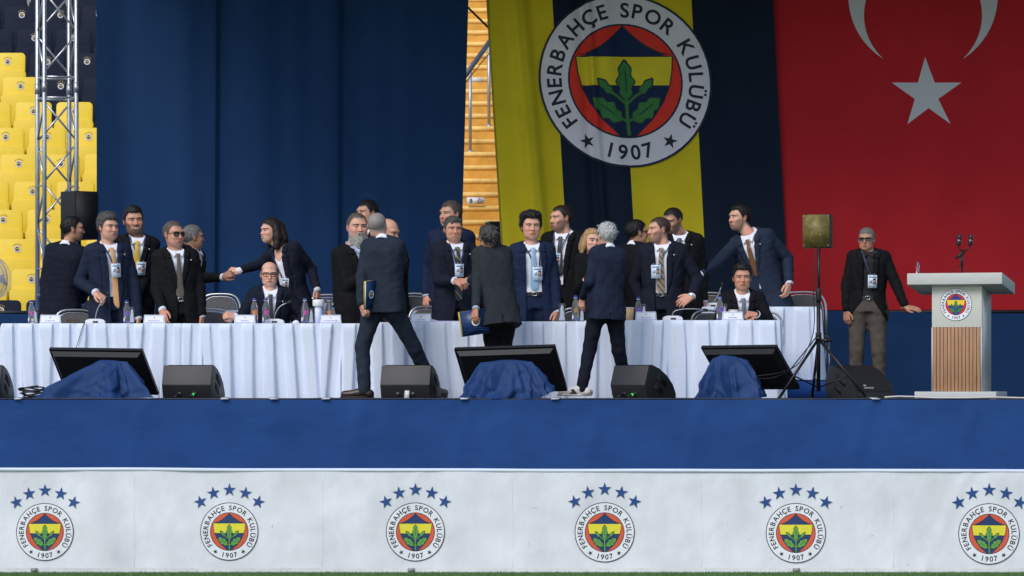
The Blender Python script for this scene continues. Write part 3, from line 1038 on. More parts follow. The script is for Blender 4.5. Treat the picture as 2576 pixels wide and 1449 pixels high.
CURL = {'relaxed': (22, 32, 22), 'flat': (6, 8, 5), 'grip': (58, 75, 40), 'shake': (35, 45, 30), 'pinch': (45, 40, 25)}
def hand_mesh(wr, dr, nm, S, pose, side):
    """wrist, finger direction, back-of-hand normal, thumb side (+1/-1 along cross(dir, normal))"""
    y = np.array(dr, float); y /= np.linalg.norm(y)
    z = np.array(nm, float); z -= y * (z @ y); z /= np.linalg.norm(z)
    x = np.cross(y, z) * side
    T = lambda p: np.array(wr) + S * (x * p[0] + y * p[1] + z * p[2])
    h = .0042
    fing = []
    c1, c2, c3 = [R(q) for q in CURL[pose]]
    for i, (kx, ky, L) in enumerate(((.031, .088, .068), (.011, .094, .077), (-.010, .091, .071), (-.029, .083, .056))):
        p = np.array([kx, ky, -.002]); ang = 0.0; chain = [p]
        sp = (.09, .02, -.04, -.11)[i]
        for fr, c in ((.46, c1), (.30, c2), (.24, c3)):
            ang += c * (1 + .08 * i)
            p = p + L * fr * np.array([sp * math.cos(ang), math.cos(ang), -math.sin(ang)])
            chain.append(p)
        fing.append([T(q) for q in chain])
    th = {'grip': [(.024, .020, -.008), (.046, .048, -.022), (.040, .074, -.040), (.026, .092, -.050)],
          'shake': [(.024, .020, -.006), (.050, .048, -.012), (.056, .078, -.022), (.052, .100, -.030)]}.get(
        pose, [(.024, .020, -.006), (.048, .046, -.012), (.058, .072, -.016), (.060, .096, -.018)])
    th = [T(q) for q in th]
    allp = np.array([q for c in fing for q in c] + th + [T((0, -.05, 0))])
    g = Grid(allp.min(0) - .03, allp.max(0) + .03, h)
    g.cap(T((0, -.022, 0)), T((0, .0, 0)), .026 * S, .025 * S)
    for c, i in zip(fing, range(4)):
        g.cap(T((.013 - .009 * i, .005, 0)), c[0], .0165 * S, .0125 * S, .014)
    for c in fing:
        for a, b, r0, r1 in zip(c[:-1], c[1:], (.0098, .0090, .0082), (.0090, .0082, .0066)):
            g.cap(a, b, r0 * S, r1 * S, .002)
    for a, b, r0, r1 in zip(th[:-1], th[1:], (.015, .0115, .0098), (.0115, .0098, .0078)):
        g.cap(a, b, r0 * S, r1 * S, .004)
    return g.mesh()

SKIN = {'fair': (.68, .385, .28), 'light': (.62, .335, .232), 'tan': (.54, .275, .178), 'olive': (.44, .23, .15), 'brown': (.36, .182, .116)}
M_skin = mat('skin', (.5, .3, .2), .48, attr='Col', var=.06, vscale=60, bump=.0006, bscale=260, spec=.4)
M_skin.node_tree.nodes['Principled BSDF'].inputs['Subsurface Weight'].default_value = .08
M_skin.node_tree.nodes['Principled BSDF'].inputs['Subsurface Radius'].default_value = (.012, .004, .002)
def hairmat(name, col, var=.45):
    return mat('hair_' + name, col, .5, var=var, vscale=110, vstretch=(2, 2, .35), bump=.003, bscale=130, bstretch=(2, 2, .3), spec=.35)
HAIR = {'black': hairmat('black', (.010, .009, .009)), 'darkbrown': hairmat('darkbrown', (.022, .013, .009)), 'brown': hairmat('brown', (.05, .03, .02)),
        'salt': hairmat('salt', (.075, .07, .066), .6), 'grey': hairmat('grey', (.17, .16, .155), .55), 'silver': hairmat('silver', (.50, .50, .49), .4),
        'blonde': hairmat('blonde', (.42, .27, .12), .4), 'buzzgrey': hairmat('buzzgrey', (.28, .24, .22), .25), 'greybrown': hairmat('greybrown', (.10, .075, .06), .5),
        'beardgrey': hairmat('beardgrey', (.40, .38, .35), .45)}
HCOL = {'black': (.010, .009, .009), 'darkbrown': (.022, .013, .009), 'brown': (.05, .03, .02), 'salt': (.06, .055, .05), 'grey': (.16, .14, .13),
        'silver': (.4, .4, .39), 'blonde': (.25, .16, .08), 'buzzgrey': (.25, .21, .19), 'greybrown': (.09, .065, .05)}

def strands(V, F, Hc, B, hs, H):
    """adds many thin combed locks to a hair surface so that its outline and sheen break up"""
    n = H.get('n_st', 1100 if 'n' not in H or H.get('style') == 'curly' else H['n'])
    if len(V) < 50: return V, F
    r = np.random.RandomState(int(H.get('seed', 3)) + 5)
    L = (V - np.array(Hc)) @ B.T / hs
    F = np.asarray(F)
    e1 = V[F[:, 1]] - V[F[:, 0]]; e2 = V[F[:, 2]] - V[F[:, 0]]
    fn = np.cross(e1, e2)
    N = np.zeros_like(V)
    for k in range(4): np.add.at(N, F[:, k], fn)
    N /= np.linalg.norm(N, axis=1)[:, None] + 1e-12
    out = np.einsum('ij,ij->i', N @ B.T, L - np.array([0, -.014, .02]))
    cand = np.where(out > 0)[0]
    idx = r.choice(cand, min(n, len(cand)), replace=False)
    ln = H.get('len', min(.030, .010 + 1.1 * H.get('thick', .012)) if H.get('thick', .012) > .007 else .007) * hs
    lift = (1.0 if H.get('thick', .012) > .007 else .35) * (.6 if H.get('style') == 'short' and H.get('thick', .012) > .0125 else 1)
    back = -B[1]; down = -B[2]
    V2, F2 = [V], [tuple(q) for q in F]
    off = len(V)
    for i in idx:
        p, nn = V[i], N[i]
        l = L[i]
        top = np.clip((l[2] - .06) / .05, 0, 1)
        sw = H.get('sweep', .25)
        d = back * (.35 + .65 * top) + down * (1.0 - .9 * top) * H.get('down', .9) + B[0] * sw * top + r.normal(0, .38, 3)
        d = d - nn * (d @ nn); d /= np.linalg.norm(d) + 1e-9
        s_ = np.cross(d, nn); w = .0016 * hs * r.uniform(.6, 1.4); q = ln * r.uniform(.6, 1.3); up = r.uniform(.0015, .0055) * hs * lift
        a = p - nn * .001
        m = p + d * q * .5 + nn * up
        e = p + d * q + nn * up * r.uniform(-.3, .9)
        V2.append(np.array([a - s_ * w, a + s_ * w, m - s_ * w, m + s_ * w, e]))
        F2 += [(off, off + 1, off + 3, off + 2), (off + 2, off + 3, off + 4)]
        off += 5
    return np.concatenate(V2), F2

def hairline(H, X, Y):
    fl = H.get('front', .066)
    h = np.interp(Y, [-.12, -.065, -.030, -.012, .012, .028, .050, .085, .12],
                  [H.get('nape', -.062), H.get('nape', -.062), -.028, .020, H.get('sideburn', -.012), .034, fl - .004, fl, fl])
    return h + H.get('recede', .010) * np.clip((np.abs(X) - .022) / .03, 0, 1) * np.clip((Y - .03) / .03, 0, 1)

def build_head(Hc, hs, yaw, pitch, roll, neck, o):
    """returns body part (V,F,col), hair parts, local->world map"""
    cy, sy, cp, sp = math.cos(yaw), math.sin(yaw), math.cos(pitch), math.sin(pitch)
    x = np.array([cy, sy, 0]); f0 = np.array([sy, -cy, 0]); z0 = np.array([0, 0, 1.0])
    fy = f0 * cp - z0 * sp; fz = z0 * cp + f0 * sp
    if roll:
        cr, sr = math.cos(roll), math.sin(roll)
        x, fz = x * cr + fz * sr, fz * cr - x * sr
    B = np.stack([x, fy, fz])                                   # rows: local axes in world
    T = lambda p: np.array(Hc) + hs * (np.array(p, float) @ B)
    neck = np.array(neck, float)
    lo = np.minimum(np.array(Hc) - .155 * hs, neck - .08); hi = np.maximum(np.array(Hc) + .155 * hs, neck + .08)
    lo[2] = min(neck[2] - .07, Hc[2] - .14 * hs)
    g = Grid(lo, hi, .0040)
    wX, wY, wZ = g.x[:, None, None] - Hc[0], g.y[None, :, None] - Hc[1], g.z[None, None, :] - Hc[2]
    loc = lambda b: (wX * b[0] + wY * b[1] + wZ * b[2]) / hs
    X, Y, Z = loc(B[0]), loc(B[1]), loc(B[2])
    aX = np.abs(X)
    jw = o.get('jaw', 1.0)
    f = ell(X, Y, Z, (0, -.014, .034), (.0785, .098, .086))
    f = smn(f, ell(X, Y, Z, (0, .011, -.030), (.067 * jw, .075, .080)), .03)
    f = smn(f, ell(X, Y, Z, (0, .048, -.086), (.040 * jw, .032, .030)), .028)
    f = smn(f, ell(aX, Y, Z, (.040 * jw, .036, -.058), (.022 * jw, .030, .028)), .03)
    f = smn(f, ell(aX, Y, Z, (.038, .058, -.022), (.022, .024, .020)), .022)          # cheekbones
    f = smn(f, ell(X, Y, Z, (0, .072, .030), (.056, .018, .013)), .018)               # brow
    f = -smn(-f, ell(aX, Y, Z, (.031, .094, .008), (.019, .017, .012)), .010)         # eye sockets
    f = smn(f, ell(aX, Y, Z, (.031, .069, .005), (.0150, .0150, .0135)), .003)        # eyeballs
    t = np.clip((.014 - Z) / .040, 0, 1)                                               # nose
    dn = np.sqrt(X ** 2 + (Y - (.083 + (.019 * o.get('nose', 1.0)) * t)) ** 2 + (Z - (.014 - .040 * t)) ** 2) - (.0070 + .0042 * t) * o.get('nose', 1.0)
    f = smn(f, dn, .010)
    f = smn(f, ell(aX, Y, Z, (.012, .086, -.028), (.0075, .010, .0065)), .006)
    f = smn(f, ell(X, Y, Z, (0, .076, -.058), (.026, .016, .014)), .012)
    sm = o.get('smile', 0.0)
    zm = -.058 + sm * (11 * X ** 2 - .0015)
    f = smn(f, ell(X, Y, Z - zm, (0, .0860, .0052), (.021, .0075, .0038)), .004)
    f = smn(f, ell(X, Y, Z - zm, (0, .0850, -.0072), (.019, .0078, .0048)), .004)
    f = np.maximum(f, -(ell(X, Y, Z - zm, (0, .095, -.0008), (.023, .014, .0019 + .004 * o.get('teeth', 0)))))
    f = smn(f, ell(aX, Y + .25 * (Z + .0), Z, (.081, -.010, .000), (.0085, .019, .031)), .006)   # ears
    if o.get('beardvol'):
        bv = o['beardvol']
        f = smn(f, ell(X, Y, Z, (0, .040, -.085), (.058 + bv, .046 + bv, .045 + bv * 1.5)), .02)
    g.f[:] = f * hs
    # neck
    nk = .0515 * hs * o.get('neckr', 1)
    g.cap(T((0, -.020, -.045)), neck + np.array([0, 0, -.035]), nk, nk * 1.04, .018)
    g.cap(T((0, .010, -.080)), neck + .015 * f0 + np.array([0, 0, -.05]), nk * .62, nk * .75, .018)
    V, F = g.mesh()
    L = (V - np.array(Hc)) @ B.T / hs
    lx, ly, lz = L.T; ax = np.abs(lx)
    base = np.array(SKIN[o['skin']])
    col = np.tile(base, (len(V), 1))
    def mix(m, c, k=1.0):
        w = (np.clip(m, 0, 1) * k)[:, None]
        col[:] = col * (1 - w) + np.array(c) * w
    g1 = lambda d, s: np.exp(-(d / s) ** 2)
    red = base * np.array([1.08, .74, .70])
    mix(g1(np.hypot(ax - .040, lz + .028), .020) * (ly > .03), red, .65)
    mix(g1(np.hypot(lx, lz + .022), .014) * (ly > .07), red, .7)
    mix((ax > .074).astype(float), red, .55)
    hc = HCOL[o.get('brow', o['hair'].get('col', 'black'))]
    st = o.get('stubble', 0)
    if st:
        ss = lambda x_: np.clip(x_, 0, 1) ** 2 * (3 - 2 * np.clip(x_, 0, 1))
        zu = -.046 + .052 * ss((ax - .034) / .038)
        reg = ss((zu - lz) / .030) * ss((ly + .016) / .030) * ss((lz + .150) / .03)
        must = ss((-.033 - lz) / .006) * ss((lz + .058) / .006) * ss((.036 - ax) / .012) * (ly > .05)
        chinm = np.where((ax < .017) & (lz > -.072) & (lz < -.052), .35, 1.0)
        reg = np.maximum(reg * chinm, must)
        hb = np.array(HCOL[o.get('beardcol', o['hair'].get('col', 'black'))]) * 1.5 + .006
        mix(reg, hb, st * .8)
    mzv = -.058 + sm * (11 * lx ** 2 - .0015)
    fr = ly > .062
    lip = o.get('lip', tuple(base * np.array([.92, .55, .55])))
    mix(((np.abs(lz - mzv + .001) < .0105) & (ax < .023 - np.abs(lz - mzv) * .7) & fr).astype(float), lip, .75)
    mix(((np.abs(lz - mzv + .0008) < .0024) & (ax < .026) & fr).astype(float), (.09, .03, .025), .8)
    if o.get('teeth', 0):
        mix(((np.abs(lz - mzv + .0010) < .0040) & (ax < .0205) & fr).astype(float), (.55, .50, .47), .9)
    ex, ez = ax - .031, lz - .0055
    fe = (ly > .05)
    mix(np.exp(-(ex / .020) ** 2 - ((ez + .001) / .011) ** 2) * fe, base * np.array([.72, .58, .55]), .55)
    mix(((np.abs(ex) < .0165) & (ez > .0016) & (ez < .0062) & fe).astype(float), (.030, .018, .014), .72)
    mix(((np.abs(ex) < .0135) & (np.abs(ez + .0012) < .0030) & fe).astype(float), (.36, .31, .29), .75)
    mix(((np.abs(ex) < .0058) & (ez > -.0046) & (ez < .0040) & fe).astype(float), (.016, .010, .008), 1)
    bz = lz - (.0245 - .28 * np.clip(ax - .038, 0, 1) - .14 * np.clip(.034 - ax, 0, 1))
    mix(np.clip(1.6 - np.abs(bz) / .0033, 0, 1) * (ax > .011) * (ax < .052) * (ly > .03), hc, .85)
    if o.get('makeup'):
        mix(((np.abs(ex) < .018) & (np.abs(ez) < .009) & fe).astype(float), (.03, .02, .02), .35)
    if o['hair'].get('style') not in ('none',):
        hv = hairline(o['hair'], lx, ly)
        hcol = np.array(HCOL[o['hair']['col']])
        k_ = np.clip((lz - hv + .016) / .022, 0, 1) * (ax < .090)
        if o['hair'].get('baldtop', 1) < .1: k_ = k_ * np.clip((o['hair']['baldtop'] + .02 - lz) / .03, 0, 1)
        mix(k_, hcol * 1.2 + .01, .72)
    if o['hair'].get('scalp'):
        sc_ = np.clip((lz - .035 - .25 * (ly + .02)) / .03, 0, 1)
        mix(np.clip((lz - (-.03 + .55 * np.clip(ly + .03, 0, 1))) / .012, 0, 1) * (ly < .06), np.array(o['hair']['scalp']), .8)
    col *= (1 + .06 * np.sin(V[:, 0] * 190 + V[:, 2] * 160) * np.sin(V[:, 1] * 170))[:, None]
    # --- hair
    parts = []
    H = o['hair']
    if H.get('style', 'short') != 'none':
        th = H.get('thick', .012) * .72; fl = H.get('front', .066)
        ext = .05 + (.20 if H['style'] == 'long' else 0)
        pts = np.array([T((sx * .125, sy_ * .14, sz)) for sx in (-1, 1) for sy_ in (-1, 1) for sz in (-.10 - (.16 if H['style'] in ('long', 'bob') else 0), .165)])
        gh = Grid(pts.min(0) - .01, pts.max(0) + .01, .0045)
        wX, wY, wZ = gh.x[:, None, None] - Hc[0], gh.y[None, :, None] - Hc[1], gh.z[None, None, :] - Hc[2]
        X, Y, Z = loc2 = [(wX * b[0] + wY * b[1] + wZ * b[2]) / hs for b in B]
        aX = np.abs(X)
        top = H.get('top', 0.0)
        vol = th + top * np.clip((Z - .06) / .06, 0, 1) + H.get('side', 0.0) * np.clip((aX - .045) / .03, 0, 1)
        st = H.get('strand', .0035) * .55
        sd = H.get('seed', 3)
        hl = hairline(H, X, Y) + .004 * np.sin(X * 160 + sd) * np.sin(Y * 120)
        tp = np.clip((Z - hl + .002) / .024, 0, 1); tp = tp * tp * (3 - 2 * tp)
        e = ell(X, Y, Z, (0, -.014, .034), (.0785, .098, .086)) + .0012 - (vol + .0012) * tp
        e = e - tp * st * (np.sin(X * 210 + 35 * np.sin(Y * 22 + sd) + 9 * np.sin(Z * 40 + sd)) * .6 + nz3(X, Y, Z, sd, .03))
        fk = np.maximum(e, (hl - Z))
        fk = np.maximum(fk, -(ell(aX, Y + .25 * Z, Z, (.088, -.004, -.004), (.018, .018, .030))))   # clear of the ears
        if H.get('baldtop'):
            bt = H['baldtop']
            fk = np.maximum(fk, Z - bt - .0 * Y)
        gh.f[:] = fk * hs
        if H['style'] in ('long', 'bob'):
            lk = H['locks']
            for a, b, c, r0, r1, r2 in lk:
                gh.cap(T(a), T(b), r0 * hs, r1 * hs, .012, fold=.003)
                gh.cap(T(b), T(c), r1 * hs, r2 * hs, .012, fold=.004)
        if H['style'] == 'curly':
            r_ = random.Random(sd)
            for _ in range(H.get('n', 70)):
                a = r_.uniform(0, 6.28); zz = r_.uniform(-.05, .115); q = math.sqrt(max(.05, 1 - ((zz - .034) / .092) ** 2))
                px, py = .079 * q * math.cos(a), -.014 + .098 * q * math.sin(a)
                if py > .03 and zz < fl: continue
                if py > -.03 and zz < .01: continue
                n_ = np.array([px, py, (zz - .03)]); n_ /= np.linalg.norm(n_)
                p0 = np.array([px, py, zz]); gh.cap(T(p0 + n_ * .005), T(p0 + n_ * r_.uniform(.006, .012) + np.array([r_.uniform(-.020, .020), r_.uniform(-.02, .008), r_.uniform(-.022, .004)])), .0105 * hs, .007 * hs, .004)
        if H.get('spikes'):
            r_ = random.Random(sd)
            for _ in range(H['spikes']):
                a = r_.uniform(0, 6.28); zz = r_.uniform(.0, .122); q = math.sqrt(max(.02, 1 - ((zz - .034) / .094) ** 2))
                px, py = .080 * q * math.cos(a), -.014 + .100 * q * math.sin(a)
                if py > .04 and zz < fl: continue
                n_ = np.array([px, py, (zz - .02)]); n_ /= np.linalg.norm(n_)
                p0 = np.array([px, py, zz])
                gh.cap(T(p0 + n_ * .006), T(p0 + n_ * r_.uniform(.012, .024) + np.array([r_.uniform(-.015, .015), r_.uniform(-.02, .01), r_.uniform(.0, .012)])), .0085 * hs, .004 * hs, .004)
        hv_, hf_ = gh.mesh()
        parts.append(('hair', strands(hv_, hf_, Hc, B, hs, H), HAIR[H['col']]))
    if o.get('beard'):
        bd = o['beard']
        pts = np.array([T((sx * .09, sy_, sz)) for sx in (-1, 1) for sy_ in (-.03, .13) for sz in (-.03, -.20)])
        gb = Grid(pts.min(0) - .01, pts.max(0) + .01, .0045)
        wX, wY, wZ = gb.x[:, None, None] - Hc[0], gb.y[None, :, None] - Hc[1], gb.z[None, None, :] - Hc[2]
        X, Y, Z = [(wX * b[0] + wY * b[1] + wZ * b[2]) / hs for b in B]
        aX = np.abs(X); ln = bd.get('len', .05)
        e = ell(X, Y, Z, (0, .034, -.090 - ln * .35), (.068, .064, .052 + ln * .65))
        e = smn(e, ell(aX, Y, Z, (.058, .018, -.045), (.020, .028, .045)), .02)
        e = e - .004 * (np.sin(X * 230 + 20 * np.sin(Z * 30)) * .5 + nz3(X, Y, Z, 8, .03))
        e = np.maximum(e, (Z + .055) - .6 * np.clip(aX - .030, 0, 1) * 1.6)           # below the mouth, up the jaw
        e = np.maximum(e, -(Y + .012))
        must = ell(X, Y, Z, (0, .087, -.046), (.032, .013, .008)) - .002 * np.sin(X * 300)
        gb.f[:] = np.minimum(e, must) * hs
        bv_, bf_ = gb.mesh()
        parts.append(('beard', strands(bv_, bf_, Hc, B, hs, dict(thick=.03, n=700, down=1.0, len=.022)), HAIR[bd['col']]))
    return (V, F, col), parts, T

def glasses_parts(T, kind):
    L, Fm = [], []
    if kind == 'sun':
        w, h, r, zc = .028, .019, .012, .004
    else:
        w, h, r, zc = .026, .017, .010, .005
    for s in (-1, 1):
        o2 = rrect(2 * w, 2 * h, r, 4, s * .032, zc)
        rim = [T((x, .094 - 1.1 * (x * x) * 4, z)) for x, z in o2]
        Fm.append(tube(rim + [rim[0]], .0030 if kind == 'read' else .0022, 5, cap=False))
        c = T((s * .032, .0935 - .0045, zc))
        L.append((np.array([c] + rim), [(0, 1 + i, 1 + (i + 1) % len(rim)) for i in range(len(rim))]))
        Fm.append(tube([T((s * .060, .078, zc + .010)), T((s * .076, .05, zc + .010)), T((s * .082, -.005, zc + .008))], .0028, 5))
    Fm.append(tube([T((-.008, .096, zc + .006)), T((0, .099, zc + .008)), T((.008, .096, zc + .006))], .0028, 5))
    return L, Fm

def suitmat(name, c, var=.15):
    return mat('suit_' + name, tuple(x * 1.22 for x in c), .85, var=var, vscale=9, bump=.0012, bscale=300, spec=.15)
SUIT = {'navy': suitmat('navy', (.0115, .0165, .034)), 'midnight': suitmat('midnight', (.0085, .0105, .019)), 'black': suitmat('black', (.0065, .0065, .0075)),
        'royal': suitmat('royal', (.010, .017, .042)), 'blue': suitmat('blue', (.016, .024, .044)), 'charcoal': suitmat('charcoal', (.021, .024, .029)),
        'slate': suitmat('slate', (.017, .023, .036)), 'brown': suitmat('brown', (.075, .062, .052)), 'dark': suitmat('dark', (.0060, .0065, .0090))}
M_shirt = mat('shirt_white', (.74, .75, .82), .75, var=.04, vscale=10, bump=.002, bscale=25)
M_shirtb = mat('shirt_pale_blue', (.45, .52, .68), .75, var=.04, vscale=10, bump=.002, bscale=25)
M_shirtk = mat('shirt_black', (.007, .007, .008), .8, var=.1)
M_lan = mat('lanyard', (.012, .020, .075), .6)
M_belt = mat('belt_leather', (.008, .008, .008), .35)
M_steel = mat('steel', (.55, .55, .56), .25, metal=1.0)
M_card = mat('badge_card', (.66, .72, .80), .3, var=.05, vscale=30)
M_cardb = mat('badge_blue', (.36, .52, .68), .3)
M_cardp = mat('badge_photo', (.34, .22, .17), .3)
M_cardk = mat('badge_dark', (.03, .04, .07), .3)
M_pin = mat('lapel_pin', (.75, .70, .55), .3, metal=.5)
M_lens = mat('dark_lens', (.012, .010, .012), .08, spec=.8)
M_clear = mat('clear_lens', (.9, .9, .92), .03, trans=1.0, ior=1.02)
M_frame = mat('spectacle_frame', (.010, .009, .009), .25)
M_shoe = mat('shoe_brown', (.030, .017, .013), .35, var=.2, vscale=20)
M_shoek = mat('shoe_black', (.008, .008, .008), .35)
M_sole = mat('sole', (.02, .016, .014), .6)

def tiemat(name, cols, freq=0.0, ang=1.0, dots=None):
    m = bpy.data.materials.new('tie_' + name); m.use_nodes = True
    nt = m.node_tree; b = nt.nodes['Principled BSDF']; b.inputs['Roughness'].default_value = .5; b.inputs['Sheen Weight'].default_value = .2
    if freq:
        uv = nt.nodes.new('ShaderNodeUVMap'); sp = nt.nodes.new('ShaderNodeSeparateXYZ')
        nt.links.new(uv.outputs['UV'], sp.inputs['Vector'])
        m1 = nt.nodes.new('ShaderNodeMath'); m1.operation = 'MULTIPLY_ADD'
        nt.links.new(sp.outputs['X'], m1.inputs[0]); m1.inputs[1].default_value = ang
        nt.links.new(sp.outputs['Y'], m1.inputs[2])
        m2 = nt.nodes.new('ShaderNodeMath'); m2.operation = 'MULTIPLY'; m2.inputs[1].default_value = freq
        nt.links.new(m1.outputs[0], m2.inputs[0])
        m3 = nt.nodes.new('ShaderNodeMath'); m3.operation = 'FRACT'
        nt.links.new(m2.outputs[0], m3.inputs[0])
        cr = nt.nodes.new('ShaderNodeValToRGB'); cr.color_ramp.interpolation = 'CONSTANT'
        el = cr.color_ramp.elements
        el[0].position = 0; el[0].color = (*cols[0][1], 1)
        el[1].position = cols[1][0]; el[1].color = (*cols[1][1], 1)
        for p_, c_ in cols[2:]:
            e = el.new(p_); e.color = (*c_, 1)
        nt.links.new(m3.outputs[0], cr.inputs['Fac'])
        nt.links.new(cr.outputs['Color'], b.inputs['Base Color'])
    else:
        n = nt.nodes.new('ShaderNodeTexNoise'); n.inputs['Scale'].default_value = 160
        mx = nt.nodes.new('ShaderNodeMix'); mx.data_type = 'RGBA'
        mx.inputs['A'].default_value = (*cols[0], 1); mx.inputs['B'].default_value = (*(cols[1] if len(cols) > 1 else [c * .8 for c in cols[0]]), 1)
        nt.links.new(n.outputs['Fac'], mx.inputs['Factor']); nt.links.new(mx.outputs['Result'], b.inputs['Base Color'])
    return m

def person(label, Y, top, chin, hx, hyaw, byaw, neck, pelv, arms, o, group=None, floor=0.0):
    """all image measures are in the photograph's (display) pixels and become metres at the person's own distance Y"""
    S = o.get('S', 1.03)
    s = sc(Y)
    yaw, by = R(hyaw), R(byaw)
    _h = o['hair']; hup = .120 + (0 if _h.get('baldtop', 1) < .1 else _h.get('thick', .012) * .72 + .6 * _h.get('top', 0))
    hs = (chin - top) / s / (.1175 + hup)
    hs = hs * o.get('hk', .98) * .955
    hd = o.get('hd', 0.0)
    Hc = P(hx, (top + chin) / 2, Y + hd); Hc = np.array(Hc) + np.array([0, 0, -(hup - .1175) / 2 * hs])
    N = np.array(P(neck[0], neck[1] - o.get('nup', 20), Y + (neck[2] if len(neck) > 2 else 0)))
    Pv = np.array(P(pelv[0], pelv[1] - 6, Y + (pelv[2] if len(pelv) > 2 else 0)))
    T_ = Torso(N, Pv, by, S, o.get('belly', 0.0), o.get('wf', 1.0))
    seated = o.get('seated', False)
    root = thing('person', (Pv[0], Pv[1], floor), label, 'person', group)
    jm = SUIT[o.get('jacket', 'navy')]; tm = SUIT[o.get('trousers', o.get('jacket', 'navy'))]
    shm = o.get('shirt', M_shirt)
    # ---- skeleton
    shw = o.get('shw', .152) * S * o.get('wf', 1.0)
    sh = {q: N - T_.a * .075 * S + T_.u * q * shw for q in (-1, 1)}
    el, wr = {}, {}
    for q in (-1, 1):
        a = arms.get(q)
        if a is None:
            e = sh[q] + T_.u * q * .05 - T_.a * .29 * S - T_.v * .02
            w = e - np.array([0, 0, .25 * S]) + T_.v * .07
            el[q], wr[q] = e, w
        else:
            w = np.array(P(a['w'][0], a['w'][1], Y + a['w'][2])); e = np.array(P(a['e'][0], a['e'][1], Y + a['e'][2]))
            el[q] = ik(sh[q], w, .295 * S, .265 * S, e); wr[q] = w
    hip = {q: Pv + T_.u * q * .095 * S - T_.a * .02 for q in (-1, 1)}
    kn, an = {}, {}
    for q in (-1, 1):
        lg = o.get('legs', {}).get(q)
        if lg is not None:
            an[q] = np.array(P(lg['a'][0], lg['a'][1], Y + lg['a'][2]))
            D_l = np.linalg.norm(hip[q] - an[q]) * .506
            kn[q] = ik(hip[q], an[q], min(.43 * S, D_l), min(.42 * S, D_l), np.array(P(lg['k'][0], lg['k'][1], Y + lg['k'][2])))
        elif seated:
            kn[q] = hip[q] + T_.v * .40 * S + np.array([0, 0, .02]) + T_.u * q * .05
            an[q] = np.array([kn[q][0], kn[q][1], floor + .09]) - T_.v * .04
        else:
            an[q] = np.array([hip[q][0], hip[q][1], floor + .085]) + T_.u * q * .03
            kn[q] = (hip[q] + an[q]) / 2 + T_.v * .03
    # ---- body: head and hands in detail, the rest coarse inside the clothes
    (hV, hF, hC), hp, HT = build_head(Hc, hs, yaw, R(o.get('pitch', 0)), R(o.get('roll', 0)), N + T_.a * .015, o)
    skin = np.array(SKIN[o['skin']])
    bparts = [(hV, hF, hC)]
    for q in (-1, 1):
        a = arms.get(q) or {}
        if a.get('nohand'): continue
        dr = np.array(a['dir'], float) if 'dir' in a else (wr[q] - el[q])
        nm = np.array(a['nm'], float) if 'nm' in a else T_.u * q + T_.v * .3
        pose = a.get('pose', 'relaxed')
        ts = a.get('thumb')
        if ts is None:                                              # thumb points forward (away from the back) by default
            x = np.cross(dr, nm); ts = 1 if x @ (T_.v + np.array([0, 0, .6])) > 0 else -1
        v_, f_ = hand_mesh(wr[q], dr, nm, a.get('S', 1.0) * S, pose, ts)
        cc = np.tile(skin * np.array([1.0, .90, .88]), (len(v_), 1)) * (1 + .05 * np.sin(v_[:, :1] * 300) * np.sin(v_[:, 2:] * 280))
        bparts.append((v_, f_, cc))
    allp = np.array([N, Pv] + list(sh.values()) + list(el.values()) + list(wr.values()) + list(kn.values()) + list(an.values()))
    gc = Grid(allp.min(0) - .2, allp.max(0) + .2, .026)
    Xc, Yc, Zc = gc.x[:, None, None], gc.y[None, :, None], gc.z[None, None, :]
    u, v, t = T_.uvt(Xc, Yc, Zc)
    gc.f[:] = T_.loft(u, v, t, -.058 if o.get('collar', True) else -.034, .02, .80 if o.get('collar', True) else (.985 - .40 * np.clip(v, -.1, 1) / T_.L))
    gc.cap(N - T_.a * .14, N - T_.a * .03, .045, .04, .02)
    for q in (-1, 1):
        gc.cap(N - T_.a * .08, sh[q] - T_.a * .02, .04, .035, .02); gc.cap(sh[q], el[q], .034, .028, .01); gc.cap(el[q], wr[q] - .2 * (wr[q] - el[q]), .026, .020, .0)
        gc.cap(hip[q], kn[q], .055, .045, .0); gc.cap(kn[q], an[q], .045, .034, .0)
    v_, f_ = gc.mesh()
    bparts.append((v_, f_, np.tile(skin, (len(v_), 1))))
    npmesh('body', bparts, M_skin, root)
    for nm_, (v_, f_), m_ in hp:
        if len(v_): npmesh(nm_, [(v_, f_)], m_, root)
    if o.get('glasses'):
        L, Fm = glasses_parts(HT, o['glasses'])
        gl = npmesh('glasses', Fm, M_frame, root)
        for q in L:
            npmesh('lens', [q], M_lens if o['glasses'] == 'sun' else M_clear, gl)
    # ---- trousers
    lp = np.array(list(hip.values()) + list(kn.values()) + list(an.values()) + [Pv])
    gt = Grid(lp.min(0) - .21, lp.max(0) + .21, .0125)
    Xc, Yc, Zc = gt.x[:, None, None], gt.y[None, :, None], gt.z[None, None, :]
    u, v, t = T_.uvt(Xc, Yc, Zc)
    gt.f[:] = T_.loft(u, v, t, -.022, -.05, .19)
    lr = o.get('legr', 1.0)
    for q in (-1, 1):
        gt.cap(hip[q] + T_.a * .02, hip[q] - T_.a * .06, .104 * S, .100 * S, .05)
        gt.cap(hip[q] - T_.a * .04, kn[q], .098 * S * lr, .073 * S * lr, .04, fold=.0012)
        gt.cap(kn[q], an[q] + np.array([0, 0, -.02]), .072 * S * lr, .060 * S * lr, .02, fold=.0028)
    gt.f += .004 * nz3(Xc, Yc, Zc, int(hx), .10)
    gt.f[:] = np.maximum(gt.f, (an[1][2] if an[1][2] < an[-1][2] else an[-1][2]) - .055 - Zc)
    npmesh('trousers', [gt.mesh()], tm, root)
